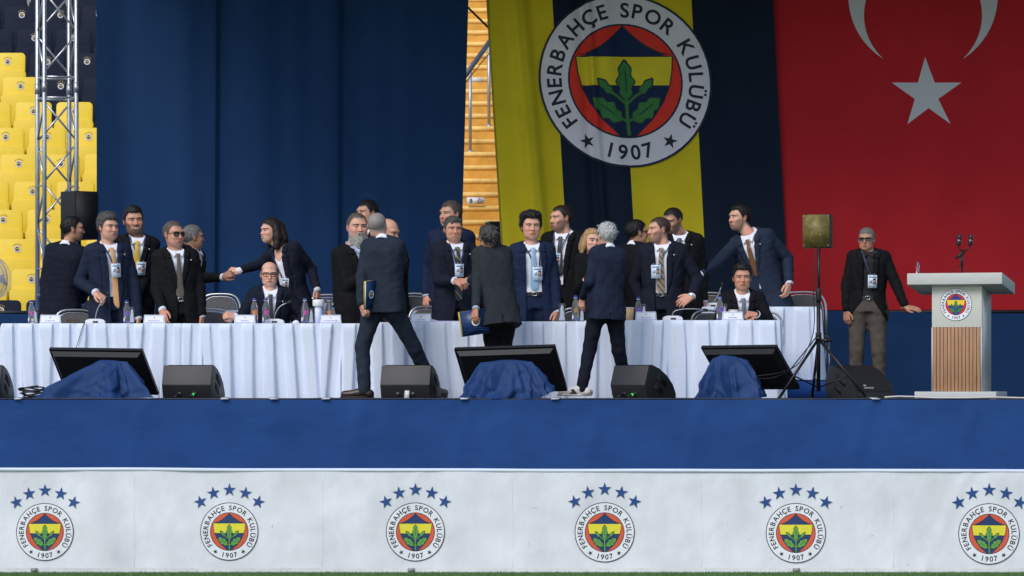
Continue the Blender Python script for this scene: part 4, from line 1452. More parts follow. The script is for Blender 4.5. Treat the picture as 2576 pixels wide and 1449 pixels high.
    # ---- shoes
    for q in (-1, 1):
        dirf = np.array(o.get('feet', {}).get(q, T_.v), float); dirf[2] = 0; dirf /= np.linalg.norm(dirf) + 1e-9
        if o.get('noshoe', {}).get(q): continue
        heel = an[q] - dirf * .05; heel[2] = an[q][2] - .045
        toe = heel + dirf * .24; toe[2] = heel[2] - .005
        mid = heel + dirf * .12
        gs = Grid(np.minimum(heel, toe) - .08, np.maximum(heel, toe) + .12, .006)
        gs.cap(heel, mid + np.array([0, 0, .004]), .043, .040, .01); gs.cap(mid, toe, .040, .036, .01)
        gs.cap(an[q] - np.array([0, 0, .01]), heel + dirf * .03, .045, .042, .02)
        gs.cap(an[q] + dirf * .02 - np.array([0, 0, .02]), toe - dirf * .05, .040, .030, .02)
        zf = heel[2] - .040
        gs.f[:] = np.maximum(gs.f, zf + .012 - gs.z[None, None, :])
        sh_o = npmesh('shoe', [gs.mesh()], o.get('shoemat', M_shoek), root)
        outl = []
        side = np.array([-dirf[1], dirf[0], 0])
        for k_ in range(20):
            a_ = 2 * math.pi * k_ / 20
            outl.append(heel + dirf * (.12 + .165 * math.cos(a_)) + side * (.044 * math.sin(a_)))
        n_ = len(outl)
        vv = np.array([np.array([p_[0], p_[1], zf]) for p_ in outl] + [np.array([p_[0], p_[1], zf + o.get('soleh', .016)]) for p_ in outl])
        npmesh('sole', [(vv, [tuple(range(n_))[::-1], tuple(range(n_, 2 * n_))] + [(i, (i + 1) % n_, n_ + (i + 1) % n_, n_ + i) for i in range(n_)])], o.get('solemat', M_sole), sh_o)
        if o.get('sneaker'):
            for sg in (-1, 1):
                quad = [heel + dirf * d_ + side * sg * (.0475 - .10 * max(0, z_)) + np.array([0, 0, z_]) for d_, z_ in ((.085, -.018), (.120, .028), (.150, .022), (.135, .002), (.165, -.018))]
                npmesh('side_panel', [(np.array(quad), [(0, 1, 2, 3), (0, 3, 4)])], M_shoek, sh_o)
            npmesh('heel_tab', [tube([heel - dirf * .044 + np.array([0, 0, -.026]), heel - dirf * .044 + np.array([0, 0, .02])], .012, 8)], mat('heel_tan', (.32, .17, .10), .7), sh_o)
    # ---- shirt
    if o.get('shirt', 1) is not None:
        vw = o.get('vw', .078) * S
        gsx = np.array([N, T_.P + T_.a * (.12 * T_.L)])
        gs = Grid(gsx.min(0) - .23, gsx.max(0) + np.array([.23, .23, .07]), .009)
        Xc, Yc, Zc = gs.x[:, None, None], gs.y[None, :, None], gs.z[None, None, :]
        u, v, t = T_.uvt(Xc, Yc, Zc)
        f = T_.loft(u, v, t, -.020, .16, (1.0 - .42 * v / T_.L) if o.get('collar', True) else (.90 - .5 * np.clip(v, 0, 1) / T_.L - np.clip(.10 - 1.6 * np.abs(u), 0, 1) * (v > 0))) + .0022 * nz3(Xc, Yc, Zc, int(hx) + 5, .09)
        # collar: a sloped shell round the neck, open at the front
        if o.get('collar', True):
            top_t = 1.0 + (.030 - .62 * (v + .06)) / T_.L
            nr = .0555 * hs * o.get('neckr', 1)
            dv = v - .006
            rad = np.sqrt(u ** 2 + (dv * .92) ** 2)
            cr_ = nr + .009 + .45 * np.clip((top_t - t) * T_.L, 0, 1)
            shell = np.abs(rad - cr_) - .0065
            shell = np.maximum(shell, (t - top_t) * T_.L)
            shell = np.maximum(shell, (top_t - .055 / T_.L - t) * T_.L)
            gap = .002 + .55 * np.clip((t - top_t + .045 / T_.L) * T_.L, 0, 1)
            shell = np.maximum(shell, np.minimum(gap - np.abs(u), v))
            f = np.minimum(f, shell)
        gs.f[:] = f
        sp_ = [gs.mesh()]; cuffs = []
        if o.get('collar', True):                                    # collar wings folded down on the chest
            for q in (-1, 1):
                W_ = [(.004, .915, .004), (.020, .935, .002), (.048, .965, .000), (.070, .985, -.002), (.060, .930, .008), (.043, .862, .012), (.024, .885, .011)]
                vv = np.array([T_.front(q * a_ * S, b_, d_ - .008) for a_, b_, d_ in W_] + [T_.front(q * .044 * S, .915, .006)])
                ff = [(7, i_, (i_ + 1) % 7) for i_ in range(7)]
                sp_.append((vv, ff if q > 0 else [x_[::-1] for x_ in ff]))
        for q in (-1, 1):
            if o.get('cuff', True):
                d_ = wr[q] - el[q]; d_ /= np.linalg.norm(d_)
                cl = o.get('cufflen', .018)
                cuffs.append(tube([wr[q] - d_ * .05, wr[q] - d_ * .02, wr[q] + d_ * cl], [.034 * S, .036 * S, .0365 * S], 12))
        so_ = npmesh('shirt', [max(sp_[:1], key=lambda z_: len(z_[0]))], shm, root)
        for w_ in sp_[1:]: npmesh('collar_wing', [w_], shm, so_)
        for w_ in cuffs: npmesh('cuff', [w_], shm, so_)
    # ---- jacket
    btn = o.get('btn', .36)
    if o.get('jacket') is not None:
        hem = o.get('hem', -.42)
        jp = np.array([N, T_.P + T_.a * (hem * T_.L)] + list(sh.values()) + list(el.values()) + list(wr.values()))
        gj = Grid(jp.min(0) - .235, jp.max(0) + np.array([.235, .235, .10]), .0098)
        Xc, Yc, Zc = gj.x[:, None, None], gj.y[None, :, None], gj.z[None, None, :]
        u, v, t = T_.uvt(Xc, Yc, Zc)
        vw = o.get('vw', .078) * S * .82
        hw = np.where(t > btn, (t - btn) / (1 - btn) * vw, (btn - t) * o.get('cut', .10))
        if o.get('open'): hw = np.maximum(hw, np.where(t < .85, o['open'] * (1 + .25 * np.clip(btn - t, 0, 1)), hw))
        au = np.abs(u)
        # lapels: raised band beside the opening, with a notch
        lw = .062 * np.clip((t - btn) / .35, 0, 1) * np.clip((1.02 - t) / .06, 0, 1)
        lap = ((au > hw) & (au < hw + lw) & (v > 0) & (np.abs(t - .83) > .012)).astype(np.float32)
        off = .013 * lap
        off = off - .009 * ((np.abs(au - hw - lw) < .008) & (t > btn) & (v > 0))
        f = T_.loft(u, v, t, 0.0, hem, 1.06) - off
        f = f + .0060 * nz3(Xc, Yc, Zc * .7, int(hx) + 9, .17) + .0030 * nz3(Xc, Yc, Zc, int(hx) + 2, .055)
        f = f + o.get('vent', 0) * 0
        gj.f[:] = f
        for q in (-1, 1):
            gj.cap(N - T_.a * .045 + T_.u * q * .03, sh[q] + T_.a * .004, .058 * S, .066 * S, .035)
        carve = np.minimum(hw - au, v + .01)                         # front opening, then the neck hole
        gj.f[:] = np.maximum(gj.f, carve)
        gj.f[:] = np.maximum(gj.f, np.minimum(np.minimum(.0555 * hs + .014 - np.sqrt(u ** 2 + (v - .006) ** 2), (t - .9) * T_.L), v + .10))
        gj.f[:] = np.maximum(gj.f, (t - 1.0 - (.026 - .40 * (v + .05)) / T_.L) * T_.L * (au < .11) - (au >= .11))
        if hem > -.5 and o.get('backvent', True):
            gj.f[:] = np.maximum(gj.f, np.minimum(.004 - au, np.minimum(-v, (-.12 - t) * T_.L)))
        for q in (-1, 1):
            gj.cap(sh[q], el[q], .067 * S, .055 * S, .014, fold=.0028)
            gj.cap(el[q], wr[q] - (wr[q] - el[q]) * .09, .056 * S, .043 * S, .012, fold=.0032)
        jk = npmesh('jacket', [gj.mesh()], jm, root)
        if o.get('pin'):
            c_ = T_.front(o['pin'] * .115 * S, .80, .014); d_ = T_.v
            npmesh('lapel_pin', [lathe([(.0065, 0), (.0065, .004), (.004, .005)], c_, 10, d_)], M_pin, jk)
    fo = -.006
    # ---- tie
    if o.get('tie'):
        te = o.get('tie_end', .16); tu = o.get('tie_u', 0.0)
        ts_ = np.linspace(.912, te, 22)
        V_, UV = [], []
        for k_, tt in enumerate(ts_):
            q_ = k_ / 21
            hw_ = (.022 if k_ < 2 else .0145 + .028 * q_) if k_ < 20 else (.030 if k_ == 20 else .002)
            off_ = .014 if k_ < 3 else .007
            for e_ in (-1, 1):
                p_ = T_.front(tu * q_ + e_ * hw_, tt, fo + off_)
                V_.append(p_); UV.append((e_ * hw_, (1 - q_) * (.912 - te) * T_.L))
            V_.append(T_.front(tu * q_, tt, fo + off_ + .008)); UV.append((0, (1 - q_) * (.912 - te) * T_.L))
        F_ = []
        for k_ in range(21):
            a_, b_ = 3 * k_, 3 * k_ + 3
            F_ += [(a_, b_, b_ + 2, a_ + 2), (a_ + 2, b_ + 2, b_ + 1, a_ + 1)]
        to = npmesh('tie', [(np.array(V_), F_)], o['tie'], root)
        uvl = to.data.uv_layers.new(name='UVMap')
        for lp_ in to.data.loops:
            uvl.data[lp_.index].uv = UV[lp_.vertex_index]
    # ---- belt
    if o.get('belt'):
        Vb, n_ = [], 40
        for tz in (.155, .215):
            w_ = np.interp(tz, TT, T_.w) - .012; d_ = np.interp(tz, TT, T_.d) - .012
            for k_ in range(n_):
                a_ = 2 * math.pi * k_ / n_
                c_, s_ = math.cos(a_), math.sin(a_)
                Vb.append(T_.P + T_.u * w_ * math.copysign(abs(c_) ** .8, c_) + T_.v * d_ * math.copysign(abs(s_) ** .8, s_) + T_.a * tz * T_.L)
        bo = npmesh('belt', [(np.array(Vb), [(i, (i + 1) % n_, n_ + (i + 1) % n_, n_ + i) for i in range(n_)])], M_belt, root)
        p_ = [T_.front(e_ * .022, tz, .002) for e_, tz in ((-1, .158), (1, .158), (1, .212), (-1, .212), (-1, .158))]
        npmesh('buckle', [tube(p_, .003, 5)], M_steel, bo)
    # ---- lanyard and badge
    if o.get('badge'):
        bu, bt = o['badge'][:2]; bs = o['badge'][2] if len(o['badge']) > 2 else 1.0
        boff = o.get('badge_off', .016)
        hw_, hh_ = .046 * bs, .066 * bs
        rp = []
        for q in (-1, 1):
            us_ = np.linspace(q * .072 * S, bu + q * .022, 10); tt_ = np.linspace(.975, bt + hh_ / T_.L, 10)
            Vl = []
            for a_, b_ in zip(us_, tt_):
                for e_ in (-1, 1):
                    Vl.append(T_.front(a_ + e_ * .0075, b_, o.get('lan_off', .002)))
            rp.append((np.array(Vl), [(2 * i, 2 * i + 2, 2 * i + 3, 2 * i + 1) for i in range(9)]))
        npmesh('lanyard', rp, M_lan, root)
        c_ = T_.front(bu, bt, boff)
        rot = np.stack([T_.u, T_.v, T_.a], 1)
        if o.get('badge_rot'):
            rot = rot @ np.array([[math.cos(o['badge_rot']), 0, math.sin(o['badge_rot'])], [0, 1, 0], [-math.sin(o['badge_rot']), 0, math.cos(o['badge_rot'])]])
        bd = npmesh('badge', [box(c_, (2 * hw_, .003, 2 * hh_), rot)], M_card, root)
        L2 = lambda x, z, d=.0035: c_ + rot @ np.array([x * hw_, d, z * hh_])
        npmesh('badge_header', [box(L2(0, .72), (1.6 * hw_, .002, .30 * hh_), rot)], M_cardb, bd)
        npmesh('badge_photo', [box(L2(.42, .02), (.72 * hw_, .002, .85 * hh_), rot)], M_cardp, bd)
        npmesh('badge_hair', [box(L2(.42, .34, .005), (.5 * hw_, .002, .25 * hh_), rot)], M_cardk, bd)
        npmesh('badge_print', [box(L2(-.40, .05), (.6 * hw_, .002, .5 * hh_), rot)], M_cardb, bd)
        npmesh('badge_line', [box(L2(0, -.66), (1.1 * hw_, .002, .12 * hh_), rot)], M_cardb, bd)
        for q in (-1, 1):
            npmesh('badge_clip', [box(L2(q * .45, 1.10), (.10 * hw_, .006, .25 * hh_), rot)], M_steel, bd)
    # ---- watch, bracelet
    for q in o.get('watch', ()):
        d_ = wr[q] - el[q]; d_ /= np.linalg.norm(d_)
        wo = npmesh('watch', [tube([wr[q] + d_ * .004, wr[q] + d_ * .024], .0335 * S, 12)], o.get('watchmat', M_steel), root)
    return dict(root=root, T=T_, wr=wr, el=el, sh=sh, HT=HT, Hc=Hc, S=S)

# ------------------------------------------------------------------ the people, row by row
TIE = {'orange': tiemat('orange', [(.70, .36, .14), (.62, .30, .11)]), 'yellow': tiemat('yellow', [(.66, .42, .03), (.56, .34, .02)]),
       'taupe': tiemat('taupe', [(.105, .082, .068), (.085, .068, .056)]), 'navydot': tiemat('navydot', [(.016, .018, .032), (.04, .045, .07)]),
       'navystripe': tiemat('navystripe', [(0, (.014, .024, .055)), (.35, (.008, .010, .018)), (.62, (.45, .28, .05)), (.76, (.012, .020, .045))], 11, 1.3),
       'sky': tiemat('sky', [(.26, .44, .60), (.22, .39, .55)]), 'black': tiemat('black', [(.008, .009, .016)]),
       'goldstripe': tiemat('goldstripe', [(0, (.24, .145, .04)), (.46, (.55, .50, .42)), (.52, (.012, .016, .032)), (.94, (.55, .50, .42))], 16, 1.2),
       'rust': tiemat('rust', [(0, (.30, .115, .025)), (.5, (.03, .018, .012))], 45, -.9), 'silver': tiemat('silver', [(.10, .115, .16), (.17, .19, .25)])}
RZ = .186
hshort = dict(style='short', col='black', thick=.010, front=.066)

person('man in dark navy suit with his back turned, beside the truss tower', 4.0, 541, 611, 184, 100, 165, (170, 634), (152, 780),
       {1: dict(e=(108, 720, .0), w=(112, 778, -.05)), -1: dict(e=(208, 715, .1), w=(205, 760, .2))},
       dict(skin='tan', hair=dict(style='short', col='black', thick=.010, front=.07), stubble=.55, jacket='midnight', S=1.05), floor=RZ)

person('man in navy suit with orange tie and greying hair holding a table microphone', 2.45, 531, 609, 272, 42, 22, (270, 630), (278, 780),
       {-1: dict(e=(196, 715, -.02), w=(240, 735, -.24), dir=(.7, -.3, -.55), nm=(.4, -.6, .7), pose='pinch'), 1: dict(e=(345, 720, .05), w=(348, 800, -.02))},
       dict(skin='light', hair=dict(style='short', col='salt', thick=.015, front=.068, top=.016, strand=.005, recede=.004), jacket='navy', S=1.09, tie=TIE['orange'], tie_end=-.02, tie_u=.03,
            badge=(.02, .56), badge_off=.026, lan_off=.004, btn=-.10, vw=.078, open=.042, pin=1, hk=.97, stubble=.05, brow='black'))

person('smiling bearded man in dark suit with bright yellow tie', 3.4, 514, 595, 336, 18, 8, (345, 612), (335, 765),
       {-1: dict(e=(300, 690, .1), w=(335, 745, -.1), nohand=True), 1: dict(e=(402, 680, .05), w=(345, 755, -.16), dir=(-.4, -.4, -.5), pose='relaxed')},
       dict(skin='tan', hair=dict(style='short', col='black', thick=.010, front=.068, top=.010, strand=.002, nape=-.05), stubble=.92, beardvol=.002, smile=.55, teeth=1, jacket='dark',
            S=1.06, tie=TIE['yellow'], tie_end=.42, badge=(.05, .50), btn=.3, vw=.095, pin=1, hk=.96, roll=4), floor=RZ)

person('man in black suit and brown tie wearing sunglasses, leaning a hand on the table', 2.5, 553, 627, 437, 42, 16, (440, 645), (448, 790),
       {-1: dict(e=(378, 735, .03), w=(408, 778, -.28), dir=(.15, -.35, -.9), nm=(-.4, -.8, .3), pose='relaxed'), 1: dict(e=(520, 730, .08), w=(508, 795, -.02))},
       dict(skin='tan', hair=dict(style='short', col='greybrown', thick=.007, front=.076, recede=.018, strand=.003), stubble=.18, beardcol='grey', jacket='black', S=1.08,
            glasses='sun', tie=TIE['taupe'], tie_end=.20, btn=.30, vw=.09, open=.028, pin=1, belt=True, hk=.98))

person('grey haired man with face turned away, shaking hands with the long haired woman', 3.3, 563, 630, 487, 105, 70, (480, 640), (462, 785),
       {-1: dict(e=(520, 735, -.2), w=(558, 697, -.35), dir=(.9, 0, .35), nm=(.2, -.8, .5), pose='shake'), 1: dict(e=(490, 720, .2), w=(500, 780, .2), nohand=True)},
       dict(skin='brown', hair=dict(style='short', col='grey', thick=.010, front=.066, strand=.003, nape=-.066), jacket='black', S=1.04), floor=0.1)

person('woman with long dark hair leaning across in a dark jacket over a white top', 3.35, 545, 615, 681, -58, -28, (708, 634), (742, 775),
       {-1: dict(e=(625, 672, -.25), w=(603, 681, -.33), dir=(-1, 0, .05), nm=(-.1, -.8, .6), pose='shake'),
        1: dict(e=(790, 690, .05), w=(797, 727, -.1), dir=(.2, -.1, -1), nm=(.8, -.5, 0), pose='relaxed')},
       dict(skin='fair', hair=dict(style='long', col='darkbrown', thick=.013, front=.070, strand=.004, recede=-.012,
                                   locks=[((.07, -.02, .03), (.085, -.025, -.06), (.10, .0, -.15), .035, .045, .030), ((-.07, -.04, .02), (-.085, -.05, -.06), (-.085, -.03, -.13), .030, .034, .022),
                                          ((.03, -.09, .03), (.05, -.10, -.07), (.07, -.06, -.17), .050, .055, .035), ((-.03, -.09, .02), (-.02, -.10, -.07), (.0, -.08, -.15), .050, .055, .035)]),
            smile=.7, teeth=1, lip=(.42, .06, .07), makeup=1, jacket='midnight', S=.98, wf=.94, btn=.05, vw=.075, open=.05, collar=False, cufflen=.035, badge=(.03, .36, .9), badge_rot=.3, jaw=.90, nose=.8, hk=.97), floor=RZ)

person('seated bald man with black glasses in navy suit behind his name card', 2.55, 657, 725, 678, 4, 4, (680, 742), (680, 885, .1),
       {-1: dict(e=(600, 815, .0), w=(592, 798, -.30), dir=(-.8, -.4, .25), nm=(-.2, -.8, .5), pose='grip'), 1: dict(e=(770, 815, .0), w=(745, 815, -.2), nohand=True)},
       dict(skin='fair', hair=dict(style='short', col='greybrown', thick=.004, front=.066, baldtop=.062, strand=.001, recede=.03), brow='brown', jacket='midnight', S=1.04, glasses='read',
            tie=TIE['navydot'], tie_end=.15, badge=(.0, .1, .8), btn=.22, vw=.085, pin=1, seated=True, pitch=4, stubble=.05))

person('stout man with long grey beard in black jacket shaking hands', 2.7, 532, 612, 899, 18, 38, (889, 636), (900, 785),
       {-1: dict(e=(868, 720, -.12), w=(915, 690, -.42), dir=(.7, -.6, -.1), nm=(-.3, -.8, .4), pose='shake'), 1: dict(e=(980, 700, .2), w=(985, 780, .2), nohand=True)},
       dict(skin='light', hair=dict(style='short', col='greybrown', thick=.006, front=.078, recede=.014, strand=.003), beard=dict(col='beardgrey', len=.075), stubble=.5, beardcol='grey',
            jacket='black', S=1.16, belly=.05, smile=.3, btn=.25, vw=.10, brow='black', jaw=1.12, shirt=M_shirtb, hk=.97))

person('dark haired man mostly hidden behind the grey bearded man', 4.6, 500, 572, 923, -52, -30, (930, 592), (935, 735), {-1: None, 1: None},
       dict(skin='light', hair=dict(style='short', col='black', thick=.009, front=.066, recede=.008), jacket='midnight', S=1.04), floor=RZ)

WALK = person('man with cropped grey hair in navy suit walking away with a blue folder', 1.0, 533, 606, 949, 170, 168, (964, 618, 0), (964, 768, -.02),
       {1: dict(e=(893, 715, -.10), w=(909, 768, -.16), dir=(.35, -.1, -.9), nm=(-.8, -.5, 0), pose='grip'), -1: dict(e=(1030, 700, .15), w=(985, 720, .45), nohand=True)},
       dict(skin='fair', hair=dict(style='short', col='buzzgrey', thick=.003, front=.07, baldtop=.3, strand=.0006, nape=-.05, n_st=10), jacket='slate', trousers='slate', S=1.05, shw=.132,
            legs={1: dict(a=(917, 979, -.05), k=(921, 880, -.02)), -1: dict(a=(1092, 975, .35), k=(1040, 872, .05))},
            feet={1: (-.95, .10, 0), -1: (.5, .8, 0)}, shoemat=M_shoe, hem=-.16, legr=.95, cuff=False))

person('bald man looking down, half hidden behind the walking man in navy', 3.2, 549, 621, 977, 60, 60, (985, 640), (985, 780), {-1: None, 1: None},
       dict(skin='light', hair=dict(style='short', col='grey', thick=.004, front=.07, baldtop=.03, strand=.001), jacket='black', S=1.04, pitch=14, roll=0, brow='grey'), floor=.1)

person('tall grey haired man in navy suit standing behind the handshake', 4.5, 502, 576, 1133, -48, 6, (1135, 596), (1133, 745),
       {-1: dict(e=(1078, 670, .05), w=(1072, 742, -.02), nm=(-.7, -.6, 0)), 1: None},
       dict(skin='light', hair=dict(style='short', col='greybrown', thick=.008, front=.066, strand=.002), jacket='royal', S=1.13, btn=.35, vw=.06, pin=1), floor=RZ)

person('smiling dark haired man in navy suit with striped tie shaking hands', 2.4, 541, 613, 1140, 16, 16, (1142, 628), (1142, 775),
       {-1: dict(e=(1085, 705, .0), w=(1143, 706, -.34), dir=(.8, -.35, -.30), nm=(-.1, -.8, .6), pose='shake'), 1: dict(e=(1212, 720, .08), w=(1195, 790, -.02), nohand=True)},
       dict(skin='tan', hair=dict(style='curly', col='salt', thick=.009, front=.066, top=.004, n=60, strand=.003), brow='black', smile=.6, teeth=1, jacket='midnight', S=1.06, tie=TIE['navystripe'],
            tie_end=.06, tie_u=.01, badge=(.005, .545, .95), badge_off=.03, btn=.22, vw=.085, pin=1, lan_off=.010, hk=.97))

GREY = person('grey wavy haired man in charcoal suit seen from behind with a blue folder', 1.1, 563, 632, 1228, 197, 194, (1233, 640, .06), (1253, 782, -.08),
       {1: dict(e=(1203, 722, -.02), w=(1197, 774, -.27), dir=(-.1, -.15, -.9), nm=(-.7, -.7, 0), pose='relaxed'), -1: dict(e=(1215, 690, .35), w=(1182, 706, .72), dir=(-.8, .5, -.1), nm=(-.2, -.7, .6), pose='shake')},
       dict(skin='tan', hair=dict(style='curly', col='salt', thick=.012, front=.066, nape=-.075, n=130, strand=.006, seed=9), jacket='charcoal', trousers='dark', S=.97, shw=.128,
            legs={1: dict(a=(1245, 985, .0), k=(1240, 885, .0)), -1: dict(a=(1272, 985, .05), k=(1268, 885, .05))}, hem=-.30, shirt=M_shirtb))

person('man with wavy black hair in open navy jacket with light blue tie', 2.4, 526, 609, 1336, 10, 5, (1337, 630), (1342, 776),
       {-1: dict(e=(1278, 715, .05), w=(1288, 775, .02), nohand=True), 1: dict(e=(1408, 715, .05), w=(1402, 782, -.08), nm=(.7, -.6, 0), dir=(-.15, -.1, -1), pose='relaxed')},
       dict(skin='light', hair=dict(style='short', col='black', thick=.015, front=.070, top=.018, side=.008, strand=.007, nape=-.085, seed=5), smile=.25, jacket='royal', S=1.07, tie=TIE['sky'], tie_end=.24, belt=True,
            badge=(.035, .50), badge_off=.010, btn=.30, vw=.085, open=.075, stubble=.04, hk=.95, lan_off=-.004))

person('bearded man in black suit and black tie with a lanyard, behind the light blue tie', 3.7, 513, 587, 1411, -58, -18, (1420, 602), (1418, 750),
       {-1: None, 1: dict(e=(1478, 680, .05), w=(1470, 750, .05), nohand=True)},
       dict(skin='light', hair=dict(style='short', col='darkbrown', thick=.006, front=.066, strand=.001, nape=-.05), stubble=.75, jacket='black', S=1.12, tie=TIE['black'], tie_end=.30, btn=.10, vw=.10, open=.045,
            badge=(-.03, .55), belly=.02), floor=RZ)

person('smiling blonde woman in black beside the silver haired woman', 2.5, 572, 640, 1489, 22, 30, (1490, 656), (1492, 790),
       {-1: dict(e=(1458, 735, -.15), w=(1476, 702, -.34), dir=(.8, -.2, .3), nm=(-.3, -.8, .3), pose='relaxed'), 1: None},
       dict(skin='fair', hair=dict(style='bob', col='blonde', thick=.012, front=.072, strand=.004, recede=-.010,
                                   locks=[((-.072, .0, .03), (-.088, .01, -.05), (-.10, .02, -.12), .024, .030, .014), ((.072, .0, .03), (.088, .01, -.05), (.09, .02, -.12), .024, .030, .014),
                                          ((-.04, -.08, .02), (-.05, -.09, -.05), (-.06, -.07, -.12), .045, .045, .025), ((.04, -.08, .02), (.05, -.09, -.05), (.05, -.07, -.12), .045, .045, .025)]),
            smile=.8, teeth=1, lip=(.45, .07, .08), makeup=1, brow='brown', jacket='black', S=.96, wf=.92, btn=.5, vw=.05, shirt=M_shirtk, collar=False, jaw=.90, nose=.8, roll=-6))

SNEAK = mat('sneaker_white', (.72, .70, .68), .6, var=.05)
person('woman with short silver hair in navy trouser suit and white trainers, seen from behind', 1.0, 557, 626, 1526, 205, 200, (1529, 640, .0), (1524, 778, -.03),
       {1: dict(e=(1478, 722, -.05), w=(1466, 748, .10), dir=(-.1, .2, -.9), nm=(-.7, -.6, 0), pose='relaxed'), -1: dict(e=(1560, 705, .25), w=(1520, 715, .5), nohand=True)},
       dict(skin='fair', hair=dict(style='short', col='silver', thick=.016, top=.010, front=.07, strand=.006, nape=-.058, seed=4, spikes=22, n_st=1700, len=.026), jacket='navy', trousers='midnight', S=.98, wf=.92, shw=.125,
            legs={1: dict(a=(1463, 974, -.05), k=(1482, 880, -.02)), -1: dict(a=(1578, 972, .25), k=(1548, 880, .0))},
            feet={1: (-.96, .12, 0), -1: (-.6, .8, 0)}, shoemat=SNEAK, solemat=mat('sneaker_sole', (.66, .60, .55), .7), soleh=.022, sneaker=True, hem=-.22, legr=.92, cuff=False))

person('black haired man with glasses in black suit, back turned, talking to the striped tie man', 2.9, 550, 620, 1603, 112, 140, (1600, 634), (1600, 785), {-1: None, 1: None},
       dict(skin='tan', hair=dict(style='short', col='black', thick=.010, front=.066, strand=.003, nape=-.066), glasses='sun', jacket='dark', S=1.06), floor=0)

person('bearded man in navy suit and gold striped tie facing the man in glasses', 2.5, 543, 614, 1657, -68, -10, (1668, 630), (1668, 778),
       {-1: dict(e=(1612, 715, .1), w=(1620, 780, .1), nohand=True), 1: dict(e=(1762, 705, .02), w=(1740, 745, -.26), dir=(-.75, -.3, -.45), nm=(.3, -.7, .5), pose='relaxed')},
       dict(skin='light', hair=dict(style='short', col='brown', thick=.004, front=.068, strand=.0008, nape=-.045), stubble=.7, beardvol=.001, beardcol='darkbrown', smile=.4, jacket='midnight', S=1.13, tie=TIE['goldstripe'],
            tie_end=.20, badge=(-.045, .54), badge_off=.024, btn=.12, vw=.085, open=.055, belt=True, pin=1, watch=(1,), lan_off=-.004))

person('dark bearded man in black suit looking down behind the striped tie man', 3.9, 520, 592, 1692, -40, -8, (1712, 606), (1715, 750),
       {-1: None, 1: dict(e=(1778, 680, .05), w=(1770, 755, -.02))},
       dict(skin='olive', hair=dict(style='short', col='black', thick=.004, front=.066, strand=.001, recede=.01), stubble=.85, pitch=14, jacket='black', S=1.08, btn=.3, vw=.08, pin=1, tie=TIE['navydot']), floor=RZ)

person('tall man with slicked black hair in navy suit reaching out, brown striped tie', 4.3, 510, 583, 1860, -60, -22, (1886, 603), (1932, 755, .05),
       {-1: dict(e=(1815, 655, -.25), w=(1762, 690, -.45), nohand=True), 1: dict(e=(1998, 675, .05), w=(1985, 712, -.12), dir=(-.2, -.15, -1), nm=(.75, -.6, 0), pose='relaxed')},
       dict(skin='fair', hair=dict(style='short', col='black', thick=.012, front=.070, top=.008, strand=.002, nape=-.085), stubble=.6, jacket='blue', S=1.12, tie=TIE['rust'], tie_end=.36, btn=.30, vw=.09,
            pin=1, watch=(1,), brow='black'), floor=RZ)

person('seated smiling man with dark fringe and grey tie at the end of the table', 2.5, 660, 736, 1867, 2, 4, (1866, 752), (1866, 890, .1),
       {-1: dict(e=(1795, 810, .02), w=(1850, 812, -.3), nohand=True), 1: dict(e=(1945, 815, .02), w=(1905, 792, -.32), dir=(-.9, -.2, .1), nm=(.1, -.6, .8), pose='grip')},
       dict(skin='tan', hair=dict(style='short', col='black', thick=.010, front=.072, top=.014, strand=.005, side=.0, seed=11, recede=.012, len=.030, sweep=.9), smile=.45, brow='black', jacket='dark', S=1.05, tie=TIE['silver'], tie_end=.1, btn=.25, vw=.085, seated=True,
            watch=(1,), watchmat=M_belt, hk=.96))

person('man in black jacket, dark glasses and brown trousers leaning a hand beside the lectern', 4.0, 572, 634, 2180, -18, -6, (2186, 648), (2183, 784),
       {-1: dict(e=(2120, 728, .05), w=(2129, 782, -.06), nm=(-.6, -.7, 0), dir=(.05, -.1, -1), pose='relaxed'), 1: dict(e=(2258, 712, .02), w=(2277, 772, -.20), dir=(.9, -.3, -.15), nm=(.1, -.5, .85), pose='flat')},
       dict(skin='olive', hair=dict(style='short', col='grey', thick=.008, front=.066, top=.004, strand=.003, seed=6), glasses='sun', jacket='black', trousers='brown', S=1.02, shirt=M_shirtk, btn=.30, vw=.085, open=.05,
            cut=.40, hem=-.20, badge=(.045, .46), belt=True, cuff=False, hk=1.0, legr=1.0))

